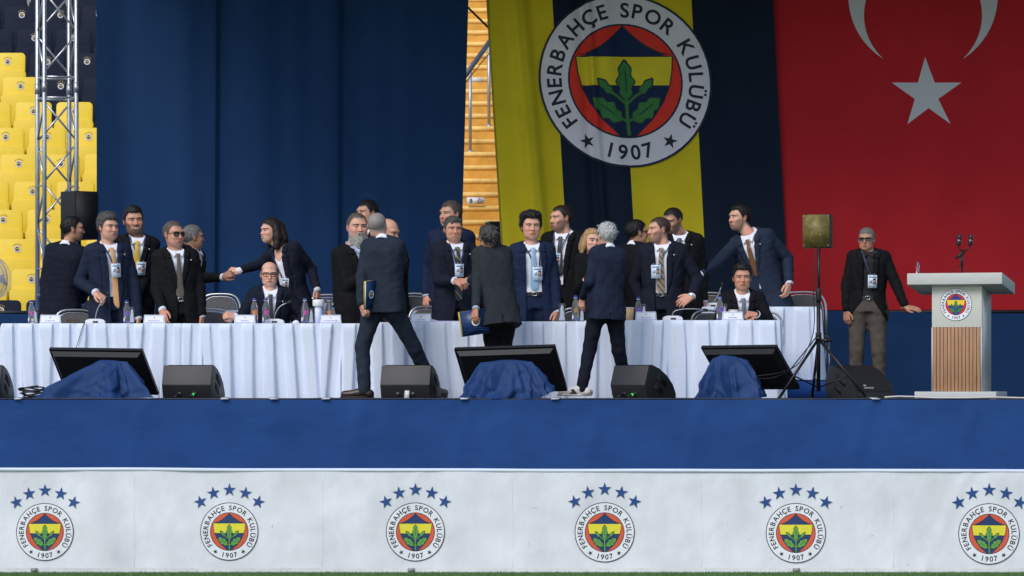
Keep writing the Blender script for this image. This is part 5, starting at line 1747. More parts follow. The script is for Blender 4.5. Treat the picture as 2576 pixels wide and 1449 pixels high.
# ================================================================== FURNITURE AND EQUIPMENT
TBL_Y0, TBL_D = 1.55, .62            # front row: front edge and depth
def table(x0, x1, yfront, depth, top, label, seed, floor=0.0, ends=(0, 0), pleat=.19):
    """trestle table under a pleated white cloth; x in metres"""
    cx = (x0 + x1) / 2
    t = thing('conference_table', (cx, yfront + depth / 2, floor), 'trestle table under the ' + label.replace('pleated ', '').replace('white ', ''), 'table')
    npmesh('tabletop', [box((cx, yfront + depth / 2, top - .03), (x1 - x0 - .06, depth - .06, .03))], mat('plywood', (.35, .25, .16), .6, var=.2), t)
    for sx in (x0 + .12, x1 - .12):
        for sy in (yfront + .12, yfront + depth - .12):
            npmesh('leg', [tube([(sx, sy, floor), (sx, sy, top - .045)], .016, 8)], M_blackm, t)
    # cloth: top sheet and a pleated skirt on four sides
    r_ = random.Random(seed)
    path = []
    per = [((x0, yfront), (x1, yfront)), ((x1, yfront), (x1, yfront + depth)), ((x1, yfront + depth), (x0, yfront + depth)), ((x0, yfront + depth), (x0, yfront))]
    nz_ = 22
    zs = np.concatenate([[top + .002], np.linspace(top - .004, floor + .018, nz_)])
    rows = [[] for _ in zs]
    s_off = 0.0; ph = r_.uniform(0, 1)
    edges = [0.0]
    tot = sum(math.hypot(b[0] - a[0], b[1] - a[1]) for a, b in per)
    while edges[-1] < tot:
        edges.append(edges[-1] + pleat * r_.uniform(.82, 1.2))
    edges = np.array(edges); wid = np.array([r_.uniform(.52, .68) for _ in edges]); dr = np.array([r_.uniform(-.05, .05) for _ in edges])
    amp = np.array([r_.uniform(.75, 1.25) for _ in edges]); flare = np.array([r_.uniform(.6, 1.5) for _ in edges])
    for (a, b) in per:
        L = math.hypot(b[0] - a[0], b[1] - a[1]); n = max(3, int(L / .0105))
        dx, dy = (b[0] - a[0]) / L, (b[1] - a[1]) / L
        nx_, ny_ = dy, -dx
        for i in range(n):
            q = i / n * L
            sg = s_off + q
            for k, z in enumerate(zs):
                fr = (top - z) / (top - floor)
                sg2 = sg + dr[min(len(dr) - 1, int(sg / pleat))] * fr * 1.2
                j = int(np.searchsorted(edges, sg2, 'right') - 1); j = max(0, min(j, len(edges) - 2))
                u_ = (sg2 - edges[j]) / (edges[j + 1] - edges[j])
                sh_ = .035 + .13 * fr                                    # softer towards the hem
                up = 1 / (1 + math.exp(-(u_ - .03) / (sh_ * .16))) - 1 / (1 + math.exp(-(u_ - wid[j]) / (sh_ * .20))) + 1 / (1 + math.exp(-(u_ - 1.03) / (sh_ * .16)))
                d_ = (.030 + .014 * fr * flare[j]) * amp[j] * up + .006 * fr * math.sin(sg * 3.1 + seed) + .025 * fr
                if k == 0: d_ = .0
                if k == 1: d_ *= .6
                rows[k].append((a[0] + dx * q + nx_ * d_, a[1] + dy * q + ny_ * d_, z + (.004 * math.sin(sg * 5 + seed) if k > 1 else 0)))
        s_off += L
    n = len(rows[0])
    V = np.array([p for r in rows for p in r])
    F = [(k * n + i, k * n + (i + 1) % n, (k + 1) * n + (i + 1) % n, (k + 1) * n + i) for k in range(len(zs) - 1) for i in range(n)]
    F = [f[::-1] for f in F]
    F.append(tuple(range(n)))
    o = npmesh('tablecloth', [(V, F)], M_white)
    o.data.set_sharp_from_angle(angle=R(50))
    tag(o, label, 'tablecloth')
    return t
TTOP = P(0, 814, TBL_Y0).z
fx = lambda d, Y=TBL_Y0: P(d, 0, Y).x
TABS = [(7, 456, 'white pleated cloth on the table beside the truss tower', 814), (459, 926, 'white pleated cloth on the table of the seated man in glasses', 814), (930, 1240, 'white pleated cloth on the table behind the walking man', 811),
        (1284, 1474, 'white pleated cloth on the short table of the man with light blue tie', 809), (1476, 1962, 'white pleated cloth on the end table of the seated smiling man', 806)]
tabz = []
for i, (a, b, lab, yy) in enumerate(TABS):
    tp_ = P(0, yy, TBL_Y0).z
    tabz.append((a, b, tp_))
    table(fx(a), fx(b), TBL_Y0, TBL_D, tp_, lab, 31 + i)
def tz(d):
    for a, b, z in tabz:
        if a - 3 <= d <= b + 3: return z + .003
    return tabz[2][2] + .003
BT_Y = 3.75
BTZ = P(0, 772, BT_Y).z
for i, (a, b, lab) in enumerate(((470, 850, 'white cloth on the back row table behind the seated man in glasses'), (1000, 1190, 'white cloth on the back row table behind the handshake'),
                                 (1400, 1640, 'white cloth on the back row table behind the blonde woman'), (1770, 2058, 'white pleated cloth on the back row table beside the tripod stand'))):
    table(P(a, 0, BT_Y).x, P(b, 0, BT_Y).x, BT_Y, .55, BTZ if i == 3 else BTZ - .035, lab, 71 + i, floor=RZ)

# ------------------------------------------------------------------ banquet chairs
M_cf = mat('chair_frame', (.50, .50, .52), .3, metal=.8)
M_cp = mat('chair_fabric', (.105, .105, .112), .85, var=.2, vscale=60, bump=.001, bscale=200)
def chair_proto():
    root = bpy.data.objects.new('banquet_chair', None); C.objects.link(root)
    w, zt = .215, .93
    def arch(off=0.0, z0=.42, n=14):
        pts = [(-(w - off), .0 + 0, z0)]
        for k in range(n + 1):
            a = math.pi - math.pi * k / n
            pts.append(((w - off) * math.copysign(abs(math.cos(a)) ** .55, math.cos(a)), .10 * (zt - .45) * 1.0, zt - off - .20 + (.20) * math.sin(a) ** .8))
        pts.append(((w - off), .0, z0))
        return [(x, .02 + (z - .42) * .16, z) for x, _, z in pts]
    npmesh('back_frame', [tube(arch(), .012, 8)], M_cf, root, world_space=False)
    npmesh('trim_frame', [tube(arch(.028), .006, 6)], M_cf, root, world_space=False)
    pts = arch(.034, .50); n = len(pts)
    V = np.array([(x, y - .018, z) for x, y, z in pts] + [(x, y + .018, z) for x, y, z in pts])
    npmesh('backrest', [(V, [tuple(range(n)), tuple(range(2 * n - 1, n - 1, -1))] + [(i, n + i, n + (i + 1) % n, (i + 1) % n) for i in range(n)])], M_cp, root, world_space=False, smooth=False)
    st = npmesh('seat', [prism([(x, z) for x, z in rrect(.43, .07, .03, 3, 0, .44)], -.44, Matrix.Translation((0, .03, 0)))], M_cp, root, world_space=False)
    for sx in (-1, 1):
        npmesh('leg', [tube([(sx * .205, .02, .42), (sx * .21, .10, .0)], .011, 6)], M_cf, root, world_space=False)
        npmesh('leg', [tube([(sx * .205, -.39, .42), (sx * .21, -.42, .0)], .011, 6)], M_cf, root, world_space=False)
    return root
CH0 = None
def chair(dx, dytop, Y, label, floor, rz=0, S=1.0):
    """dytop: picture row of the top of the backrest"""
    global CH0
    if CH0 is None: o = CH0 = chair_proto()
    else: o = copy_tree(CH0)
    o.location = (P(dx, 0, Y).x, Y, floor)
    zt = (P(0, dytop, Y).z - floor) / .942
    o.scale = (S, S, zt)
    o.rotation_euler = (0, 0, R(rz))
    tag(o, label, 'chair', 'grey banquet chairs at the tables')
    return o
chair(192, 776, 3.0, 'grey banquet chair behind the man with the orange tie', 0, 12)
chair(550, 736, 4.8, 'grey banquet chair at the back row between the handshake and the curtain', RZ, -6)
chair(530, 774, 2.95, 'grey banquet chair behind the man in sunglasses, pushed to the front table', 0, 6)
chair(828, 738, 4.8, 'grey banquet chair beside the leaning woman and the bearded man', RZ, 4)
chair(1040, 735, 4.9, 'grey banquet chair with tall arched back behind the walking man', RZ, 0)
chair(1085, 768, 3.0, 'grey banquet chair behind the smiling man with the striped tie', 0, 18)
chair(1452, 772, 3.0, 'grey banquet chair behind the short table', 0, -10)
chair(1576, 775, 3.0, 'grey banquet chair half hidden by the silver haired woman', 0, 0)
chair(1785, 733, 4.9, 'grey banquet chair between the striped tie man and the seated man', RZ, 0)
chair(1795, 778, 3.05, 'grey banquet chair pushed up to the end table, beside the seated smiling man', 0, 20)
chair(1915, 782, 3.1, 'grey banquet chair the smiling man with the fringe sits on', 0, -5)
chair(680, 790, 3.15, 'grey banquet chair the man in black glasses sits on', 0, 0)
chair(2022, 731, 4.9, 'grey banquet chair behind the tripod stand', RZ, 0, 1.1)

# ------------------------------------------------------------------ things on the tables
M_pet = mat('clear_plastic', (.86, .90, .94), .06, trans=.92, ior=1.18)
M_gls = mat('drinking_glass', (.92, .94, .95), .03, trans=.95, ior=1.25)
M_capb = mat('cap_blue', (.03, .05, .35), .4)
M_capw = mat('cap_white', (.7, .7, .75), .4)
M_lab = {c: mat('bottle_print_' + c, v_, .5) for c, v_ in dict(pink=(.62, .08, .35), violet=(.20, .10, .50), orange=(.75, .26, .05), blue=(.04, .07, .38), white=(.7, .7, .75), gold=(.45, .28, .08)).items()}
def bottle(dx, Y, z, h, label, deco='pink', cap=None):
    p = np.array([P(dx, 0, Y).x, Y, z]); r = .145 * h
    t = thing('water_bottle', p, label, 'bottle')
    k = h
    npmesh('flask', [lathe([(r * .8, 0), (r, .015 * k), (r, .30 * k), (r * .93, .34 * k), (r, .38 * k), (r, .58 * k), (r * .86, .68 * k), (r * .55, .82 * k), (r * .42, .88 * k), (r * .42, .93 * k)], p, 18)], M_pet, t)
    npmesh('cap', [lathe([(r * .5, .915 * k), (r * .5, .985 * k), (r * .42, k)], p, 14)], cap or M_capb, t)
    npmesh('neck_ring', [lathe([(r * .56, .895 * k), (r * .56, .915 * k)], p, 14)], M_capw, t)
    fl = []
    for q in range(5):
        a = q * 2 * math.pi / 5
        vv, ff = polytri([(x, y) for x, y in circ(.052 * k, 8, (.055 * k * math.sin(a), .055 * k * math.cos(a)))])
        ang = vv[:, 0] / r
        fl.append((np.stack([p[0] + (r + .0015) * np.sin(ang + .3), p[1] - (r + .0015) * np.cos(ang + .3), p[2] + .44 * k + vv[:, 1]], -1), ff))
    npmesh('printed_flower', fl, M_lab[deco], t)
    pr = []
    for a0, a1, z0, z1 in ((-1.1, -.6, .10, .24),):
        aa = np.linspace(a0, a1, 5)
        V = [(p[0] + (r + .001) * math.sin(a), p[1] - (r + .001) * math.cos(a), p[2] + z * k) for z in (z0, z1) for a in aa]
        pr.append((np.array(V), [(i, i + 1, 6 + i, 5 + i) for i in range(4)]))
    npmesh('label_patch', pr, M_lab['white'], t)
    n = 18
    V = [(p[0] + (r + .001) * math.cos(2 * math.pi * i / n), p[1] + (r + .001) * math.sin(2 * math.pi * i / n), p[2] + z * k) for z in (.085, .105) for i in range(n)]
    npmesh('label_band', [(np.array(V), [(i, (i + 1) % n, n + (i + 1) % n, n + i) for i in range(n)])], M_lab['blue'], t)
    return t
def glass(dx, Y, z, h, label, r=.026):
    p = np.array([P(dx, 0, Y).x, Y, z])
    o = npmesh('drinking_glass', [lathe([(r * .85, 0), (r, h), (r * .92, h), (r * .78, .012), (.001, .012)], p, 16)], M_gls)
    return tag(o, label, 'glass')
FYT = TBL_Y0 + .16
bottle(79, FYT, tz(79), .225, 'water bottle beside the truss end of the table', 'pink')
glass(89, FYT + .05, tz(89), .13, 'tall clear glass beside the bottle at the truss end of the table')
bottle(319, FYT, tz(319), .225, 'water bottle with a violet flower between two name cards, by the orange tie man', 'violet')
glass(332, FYT + .04, tz(332), .16, 'tall clear glass beside the violet flower bottle')
bottle(640, FYT, tz(640), .245, 'water bottle with an orange print in front of the seated man in glasses', 'orange')
bottle(669, FYT - .03, tz(669), .245, 'water bottle with a pink flower beside the microphone base', 'pink')
bottle(767, FYT, tz(767), .245, 'water bottle with a magenta flower beside the white cup on its pillar', 'pink')
glass(783, FYT + .05, tz(783), .15, 'clear glass tumbler between the magenta bottle and the white pillar')
bottle(828, FYT + .10, tz(828), .245, 'water bottle with an orange print under the woman\'s hand', 'orange')
bottle(838, FYT + .02, tz(838), .16, 'small water bottle with bright blue cap behind a name card', 'blue')
# white cup standing upside down on a holder (white stem with wide head)
p = np.array([P(801, 0, FYT + .06).x, FYT + .06, tz(801)])
t = thing('cup_holder', p, 'white cup standing on a white pillar between the bottles', 'cup')
npmesh('pillar', [lathe([(.036, 0), (.036, .16), (.030, .165)], p, 18)], M_white, t)
npmesh('cup', [lathe([(.050, .165), (.056, .175), (.057, .222), (.052, .232)], p, 18)], mat('porcelain', (.78, .79, .82), .25), t)
p = np.array([P(830, 0, 3.9).x, 3.9, BTZ - .03])
t = thing('conference_unit', p, 'white desk unit on the back table beside the bearded man', 'desk unit')
o = npmesh('housing', [box(p + [0, 0, .035], (.13, .12, .07))], mat('unit_white', (.70, .71, .74), .35), t); bevel_mesh(o, .012, 2)
npmesh('button', [box(p + [.02, -.062, .04], (.03, .004, .014))], M_black, t)
bottle(1437, 3.95, BTZ - .03, .26, 'water bottle with a pink print on the back table beside the bearded lanyard man', 'pink')
def papercup(dx, Y, z, h, label, col, r=.04):
    p = np.array([P(dx, 0, Y).x, Y, z])
    t = thing('paper_cup', p, label, 'cup')
    npmesh('cup_wall', [lathe([(r * .72, 0), (r * .98, h - .006)], p, 18)], mat('cup_' + str(col), col, .7), t)
    npmesh('rim', [lathe([(r * .99, h - .008), (r * 1.04, h - .004), (r * .99, h)], p, 18)], M_capw, t)
    return t
papercup(1426, 3.85, BTZ - .03, .11, 'pale pink paper cup on the back table below the lanyard badge', (.62, .45, .38))
glass(1414, FYT, tz(1414), .175, 'tall square clear glass holding a folded napkin', .034)
bottle(1448, FYT - .03, tz(1448), .25, 'water bottle with a gold flower on the short table', 'gold')
glass(1464, FYT + .03, tz(1464), .19, 'tall clear glass beside the gold flower bottle', .022)
papercup(1584, FYT + .02, tz(1584), .125, 'tan paper coffee cup beside the silver haired woman', (.55, .36, .20), .046)
bottle(1606, FYT + .05, tz(1606), .225, 'water bottle with a violet print between coffee cup and name card', 'violet')
glass(1620, FYT + .06, tz(1620), .16, 'small clear glass behind the name card of the striped tie man', .024)
bottle(1811, FYT, tz(1811), .235, 'water bottle with a violet print beside the seated smiling man', 'violet')
glass(1823, FYT + .04, tz(1823), .16, 'clear glass tumbler beside the seated smiling man\'s bottle', .024)
papercup(1845, FYT + .10, tz(1845), .105, 'white paper cup at the seated smiling man\'s hands', (.70, .66, .60), .05)
for i, (dx, txt, lab) in enumerate(((127, 'H. Hakan Safi', 'white name card between the truss end bottle and the folded sunglasses'), (388, 'Hüseyin Bozkurt', 'white name card under the hand of the man in sunglasses'),
                                    (616, 'Fethi Pekin', 'white name card at the clenched hand of the seated man in glasses'), (832, 'A. Sertaç Komsuoğlu', 'white name card in front of the blue capped bottle'),
                                    (1059, 'Ali Y. Koç', 'white name card beside the open notebook'), (1625, 'Ahmet Ketenci', 'white name card of the man with gold striped tie'), (1843, 'Hulusi Belgü', 'white name card of the seated smiling man'))):
    Yc = TBL_Y0 + .05; z = tz(dx); p = np.array([P(dx, 0, Yc).x, Yc, z])
    w, h = .205, .082
    t = thing('name_card', p, lab, 'name card')
    lean = math.atan2(.025, h)
    V = np.array([(-w / 2, -.025, 0), (w / 2, -.025, 0), (w / 2 - .006, 0, h), (-w / 2 + .006, 0, h), (-w / 2, .03, 0), (w / 2, .03, 0)]) + p
    npmesh('holder', [(V, [(0, 1, 2, 3), (3, 2, 5, 4)])], mat('card_holder', (.62, .66, .78), .2), t, smooth=False)
    def onc(x, q, d):
        return np.stack([p[0] + x, p[1] - .025 * (1 - q / h) - d, p[2] + q], -1)
    for (x0, x1, q0, q1, m_, d_) in ((-w * .455, w * .455, .008, h - .008, mat('card_line', (.12, .16, .45), .5), .0015), (-w * .44, w * .44, .0105, h - .0105, mat('card_white', (.76, .78, .86), .4), .003)):
        xs_ = np.array([x0, x1, x1, x0]); qs_ = np.array([q0, q0, q1, q1])
        npmesh('card' if d_ > .002 else 'card_border', [(onc(xs_, qs_, d_), [(0, 1, 2, 3)])], m_, t, smooth=False)
    tp_ = [(onc(vv[:, 0], vv[:, 1] + .026, .004), ff) for vv, ff in text_polys(txt, .0105)]
    npmesh('lettering', tp_, mat('card_ink', (.04, .07, .40), .5), t, smooth=False)
    def cmap(x, q, l):
        return onc(x, q + .055, .004 + l)
    crest_mesh('crest', .0095, cmap, crm, eps=.0001, parent=t, full=False)

M_unit = mat('mic_unit', (.66, .66, .68), .35, var=.04)
def micunit(dx, Y, z, label, neck_d, head_d, flip=1):
    p = np.array([P(dx, 0, Y).x, Y, z])
    t = thing('table_microphone', p, label, 'microphone')
    prof = [(-.095, 0), (.095, 0), (.098, .02), (.085, .036), (.05, .046), (-.05, .046), (-.085, .036), (-.098, .02)]
    o = npmesh('base', [prism([(x, zz) for x, zz in prof], .11, Matrix.Translation(Vector(p) + Vector((0, -.055, 0))))], M_unit, t); bevel_mesh(o, .008, 2)
    npmesh('key_panel', [box(p + [.005, -.057, .016], (.05, .004, .016))], M_black, t)
    pts = [p + [-.0 * flip, 0, .044]] + [np.array(P(a, b, Y + dy_)) for a, b, dy_ in neck_d]
    if len(pts) == 3:
        q_ = np.linspace(0, 1, 9)[:, None]; pts = (1 - q_) ** 2 * pts[0] + 2 * q_ * (1 - q_) * pts[1] + q_ ** 2 * pts[2]
    npmesh('gooseneck', [tube(pts, .0045, 6)], mat('gooseneck', (.45, .45, .46), .35, metal=.7), t)
    a_, b_ = np.array(pts[-1]), np.array(P(head_d[0], head_d[1], Y + head_d[2]))
    d_ = (b_ - a_) / np.linalg.norm(b_ - a_)
    npmesh('capsule', [lathe([(.006, 0), (.0125, .008), (.0125, .042), (.008, .052)], a_, 10, d_)], M_black, t)
    return t
MY = TBL_Y0 + .22
micunit(240, MY, tz(240), 'white table microphone held by the man with the orange tie', [(242, 770, 0), (268, 745, 0)], (272, 738, 0))
micunit(690, MY, tz(690), 'white table microphone in front of the seated man in glasses', [(693, 770, 0), (722, 762, 0)], (735, 756, 0))
micunit(1692, MY, tz(1692), 'white table microphone with gooseneck bent flat, beside the striped tie man', [(1685, 772, 0), (1768, 778, 0)], (1784, 781, 0))
micunit(1792, 3.95, BTZ, 'white table microphone on the back table, gooseneck upright by the seated man\'s ear', [(1806, 750, 0), (1814, 722, 0)], (1818, 709, 0))
# open notebook, sunglasses, phone
p = np.array([P(1115, 0, FYT).x, FYT, tz(1115)])
t = thing('notebook', p, 'open spiral notebook with curled lilac pages on the table', 'notebook')
xs_ = np.linspace(-.15, .17, 16); z_ = .012 + .018 * np.exp(-((xs_ + .11) / .04) ** 2)
V = np.array([(p[0] + x, p[1] + y, p[2] + z) for y in (-.11, .11) for x, z in zip(xs_, z_)] + [(p[0] + x, p[1] + y, p[2]) for y in (-.11, .11) for x in xs_])
npmesh('pages', [(V, [(i, i + 1, 17 + i, 16 + i) for i in range(15)] + [(i, i + 32, i + 33, i + 1) for i in range(15)])], mat('pages', (.55, .52, .72), .7), t)
npmesh('spiral', [tube([p + [x, -.112, .012], p + [x + .004, -.112, .018]], .002, 5) for x in np.linspace(-.02, .16, 12)][:1], M_steel, t)
p = np.array([P(183, 0, FYT).x, FYT, tz(183)])
t = thing('sunglasses', p, 'folded dark sunglasses lying on the table', 'sunglasses')
for s_ in (-1, 1):
    vv = rrect(.058, .046, .020, 5, s_ * .034, .024)
    npmesh('lens', [(np.array([(p[0] + x, p[1] + .01 * abs(s_), p[2] + z) for x, z in vv]), [tuple(range(len(vv)))])], M_lens, t)
    npmesh('temple', [tube([p + [s_ * .062, .01, .03], p + [s_ * .066, .07, .018], p + [s_ * .03, .12, .01]], .0025, 5)], M_frame, t)
npmesh('bridge', [tube([p + [-.007, .01, .032], p + [.007, .01, .032]], .003, 5)], M_frame, t)
cb = npmesh('microphone_cable', [tube([P(214, 810, TBL_Y0 - .01), P(208, 822, TBL_Y0 - .05), P(200, 848, TBL_Y0 - .06), P(190, 880, TBL_Y0 - .07), P(182, 930, TBL_Y0 - .08), P(180, 1003, TBL_Y0 - .1)], .0035, 6)], M_black)
tag(cb, 'thin black cable hanging down the white tablecloth', 'cable')

# ------------------------------------------------------------------ folders carried by the two men
M_fold = mat('folder_blue', (.010, .032, .115), .35, var=.25, vscale=14)
fcr = dict(crm); 
def folder(c, ux, uz, w, h, label):
    c = np.array(c); ux = np.array(ux, float); ux /= np.linalg.norm(ux); uz = np.array(uz, float); uz -= ux * (uz @ ux); uz /= np.linalg.norm(uz)
    n = np.cross(ux, uz)
    if n[1] > 0: n = -n
    rot = np.stack([ux, n, uz], 1)
    t = thing('folder', c - uz * h / 2, label, 'folder')
    npmesh('cover', [box(c + n * .008, (w, .003, h), rot)], M_fold, t)
    npmesh('pages', [box(c, (w * .97, .010, h * .97), rot)], mat('page_white', (.72, .72, .76), .7), t)
    npmesh('back_cover', [box(c - n * .008 - ux * .012, (w, .003, h * 1.01), rot)], mat('folder_yellow', (.50, .38, .03), .5), t)
    cc = c + ux * w * .04 + uz * h * .02
    def mp(x, z, l):
        return cc + ux * x[:, None] + uz * z[:, None] + n * (.0105 + l)[:, None]
    crest_mesh('crest', .040, mp, crm, eps=.0003, parent=t, full=False)
    lines = []
    for k in range(4):
        pts = [c + ux * (w * (.46 - .9 * q)) + uz * (h * (-.42 + .25 * k * q + .12 * math.sin(3 * q + k))) + n * .0102 for q in np.linspace(0, 1, 10)]
        lines.append(tube(pts, .0009, 4))
    npmesh('cover_lines', lines, mat('folder_line', (.06, .13, .32), .4), t)
    return t
f1 = P(931, 742, 1.0 - .20)
folder(f1, (.55, .80, .10), (.10, 0, 1), .155, .27, 'blue folder with crest tucked under the walking man\'s arm')
f2 = P(1194, 811, .885)
folder(f2, (1, .10, .16), (-.20, 0, 1), .26, .235, 'blue crest folder hanging from the charcoal suited man\'s hand')

# ------------------------------------------------------------------ lectern
LY = .75
Lk = 1 / sc(LY)
M_cream = mat('lectern_cream', (.56, .56, .50), .5, var=.04, vscale=5)
M_lgrey = mat('lectern_side', (.50, .51, .50), .5, var=.05, vscale=5)
M_wood = mat('lectern_wood', (.40, .215, .115), .5, var=.28, vscale=9, vstretch=(6, 6, .35))
M_woodd = mat('lectern_wood_back', (.31, .17, .09), .6)
lx = P(2407, 0, LY).x
lec = thing('lectern', (lx, LY + .2, 0), 'cream and wood lectern with a round club crest on its front', 'lectern')
yaw = R(-19)
Rl = rotz(yaw)
def Lb(x, y, z):
    return Rl @ np.array([x, y, 0]) + np.array([lx, LY, z])
def lbox(name, x0, x1, y0, y1, z0, z1, m, bev=.006):
    o = npmesh(name, [box(Lb((x0 + x1) / 2, (y0 + y1) / 2, (z0 + z1) / 2), (x1 - x0, y1 - y0, z1 - z0), Rl)], m, lec)
    if bev: bevel_mesh(o, bev, 2)
    return o
W2 = 62.5 * Lk / math.cos(R(13))
zb0, zb1 = .0, P(0, 985, LY).z
zmid = P(0, 823, LY).z; ztop = P(0, 722, LY).z
lbox('base', -106 * Lk, 104 * Lk, -.05, .42, .001, zb1, M_lgrey)
lbox('column', -W2, W2, .024, .40, zb1, ztop + .02, M_lgrey, 0)
lbox('front_panel', -W2, W2, 0, .022, zmid, ztop + .02, M_cream, .003)
lbox('slat_backing', -W2 + .004, W2 - .004, .010, .022, zb1, zmid, M_woodd, 0)
ns = 13
for k in range(ns):
    xa = -W2 + .012 + (2 * W2 - .024) * k / ns; xb = xa + (2 * W2 - .024) / ns * .86
    lbox('slat', xa, xb, -.006, .012, zb1 + .001, zmid - .001, M_wood, .004)
for s_ in (-1, 1):
    lbox('edge_strip', s_ * (W2 - .004) - .006, s_ * (W2 - .004) + .006, -.008, .023, zb1 + .001, zmid - .001, M_lgrey, 0)
lbox('shadow_strip', -W2 + .004, W2 - .004, .004, .012, zmid - .008, zmid, M_black, 0)  # black strip painted in as the shade of the joint under the panel
# slab: front edge high, sloping down towards the speaker
zs0, zs1 = P(0, 716, LY).z, P(0, 687, LY).z
hw = 122 * Lk
V = []
for x in (-hw, hw):
    for (y, dz) in ((-.10, 0), (.46, -.085)):
        for z in (zs0, zs1):
            V.append(Lb(x, y, z + dz))
o = npmesh('top_slab', [(np.array(V), [(0, 1, 3, 2), (4, 6, 7, 5), (0, 4, 5, 1), (2, 3, 7, 6), (0, 2, 6, 4), (1, 5, 7, 3)])], mat('lectern_top', (.50, .51, .48), .5, var=.04), lec)
bevel_mesh(o, .008, 2)
cc = Lb(P(2405, 0, LY).x - lx, -.001, P(0, 766, LY).z)
def lmap(x, z, l):
    return cc + np.outer(x, Rl[:, 0]) + np.outer(z, [0, 0, 1]) + np.outer(l + .003, -Rl[:, 1])
lcm = dict(crm); lcm['red'] = mat('lec_red', (.62, .02, .02), .3); lcm['navy'] = mat('lec_blue', (.012, .025, .26), .3); lcm['yellow'] = mat('lec_yellow', (.80, .58, .03), .3); lcm['green'] = mat('lec_green', (.02, .22, .07), .3); lcm['white'] = mat('lec_white', (.80, .82, .88), .25)
crest_mesh('crest', 41 * Lk, lmap, lcm, eps=.0006, parent=lec)
# twin microphones on a small stand
zt0 = zs1 - .02
mp0 = np.array(P(2420, 0, LY + .25)); mp0[2] = zt0
mic = thing('lectern_microphones', mp0, 'pair of black microphones on a short stand on the lectern', 'microphone')
npmesh('stand_pole', [tube([mp0, mp0 + [0, 0, .20]], .009, 8), ], M_black, mic)
npmesh('stand_sleeve', [tube([mp0 + [0, 0, .09], mp0 + [0, 0, .19]], .014, 8)], M_blackm, mic)
for s_ in (-1, 1):
    npmesh('stand_leg', [tube([mp0 + [0, 0, .11], mp0 + [s_ * .13, -.02 * s_, .005]], .003, 5)], M_blackm, mic)
npmesh('swivel', [tube([mp0 + [-.06, 0, .165], mp0 + [.03, 0, .235]], .015, 8)], M_black, mic)
for s_, tx in ((-1, -.035), (1, .075)):
    a_ = mp0 + [.012, 0, .235]; b_ = mp0 + [tx + .0, -.01, .285]; d_ = np.array([.012, 0, .055])
    npmesh('holder_arm', [tube([a_, (a_ + b_) / 2 + [s_ * .018, 0, -.005], b_], .007, 7)], M_black, mic)
    npmesh('microphone_body', [lathe([(.016, 0), (.022, .02), (.022, .05), (.018, .055), (.021, .06), (.022, .088), (.014, .108), (.003, .112)], b_, 14, (.12, -.02, 1))], mat('mic_body', (.014, .014, .015), .35), mic)
    npmesh('mic_ring', [lathe([(.0228, .050), (.0228, .056)], b_, 14, (.12, -.02, 1))], M_steel, mic)
bottle(2309, LY + .10, zs1 - .012, .122, 'small water bottle with a pink flower standing on the lectern', 'pink', M_capb)

# ------------------------------------------------------------------ tripod stand with square gold panel
def tripod(dx, Y, label, panel=True):
    x = P(dx, 0, Y).x; k = 1 / sc(Y)
    t = thing('tripod_stand', (x, Y, 0), label, 'stand')
    zz = lambda d: P(0, d, Y).z
    npmesh('lower_pole', [tube([(x, Y, zz(985)), (x, Y, zz(752))], .019, 12)], M_blackm, t)
    npmesh('upper_pole', [tube([(x + .003, Y, zz(760)), (x + .003, Y, zz(622))], .014, 12)], M_blackm, t)
    npmesh('sleeve', [lathe([(.022, 0), (.026, .02), (.026, .10), (.017, .14)], (x, Y, zz(760)), 12)], M_black, t)
    npmesh('knob', [tube([(x, Y - .01, zz(856)), (x + .13, Y - .03, zz(856))], .014, 8)], M_black, t)
    npmesh('collar', [lathe([(.028, 0), (.028, .05)], (x, Y, zz(850)), 12)], M_black, t)
    hub = np.array([x, Y, zz(852)])
    feet = [np.array(P(dx - 104, 0, Y)), np.array(P(dx + 120, 0, Y)), np.array([x - .03, Y + .45, 0])]
    feet[0][1] = Y - .25; feet[1][1] = Y - .2
    for f_ in feet:
        f_[2] = .015
        lg = npmesh('leg', [tube([hub + (f_ - hub) * .04, f_], .0135, 10)], M_blackm, t)
        npmesh('rubber_foot', [tube([f_ - (f_ - hub) * .03, f_], .018, 8)], M_black, lg)
        m_ = hub + (f_ - hub) * .62
        npmesh('brace', [tube([m_, (x, Y, zz(975))], .0075, 6)], M_blackm, t)
    npmesh('hub', [lathe([(.03, 0), (.03, .04)], hub - [0, 0, .02], 12)], M_black, t)
    return t, x, k
t, x, k = tripod(2059, .65, 'black tripod stand holding a square gold speaker panel')
pc = np.array(P(2053, 581, .65))
Rp = rotz(R(-13))
t2 = thing('stage_speaker', pc - [0, 0, 42 * k], 'square speaker with worn gold back plate on the tripod', 'speaker')
o = npmesh('cabinet', [box(pc + Rp @ np.array([.006, .075, 0]), (70 * k, .145, 84 * k), Rp)], M_black, t2); bevel_mesh(o, .004, 1)
M_gold = mat('gold_plate', (.175, .135, .035), .55, metal=.15, var=.5, vscale=16, bump=.001, bscale=90)
o = npmesh('back_plate', [box(pc, (68 * k, .006, 82 * k), Rp)], M_gold, t2)
for sx, sz in ((-.45, .45), (.45, .45), (-.45, -.45), (.45, -.45), (-.12, .12), (.15, .12), (-.12, -.12), (.15, -.12)):
    npmesh('screw', [lathe([(.006, 0), (.004, .004)], pc + Rp @ np.array([sx * 68 * k, -.003, sz * 82 * k]), 8, Rp @ np.array([0, -1.0, 0]))], M_steel, t2)
for q in range(4):
    npmesh('rear_fin', [box(pc + Rp @ np.array([34.5 * k + .006, .085, (-.32 + .2 * q) * 82 * k]), (.006, .09, .022), Rp)], M_blackm, t2)
tripod(2668, .55, 'black tripod stand whose leg shows beyond the lectern base', False)
c = []
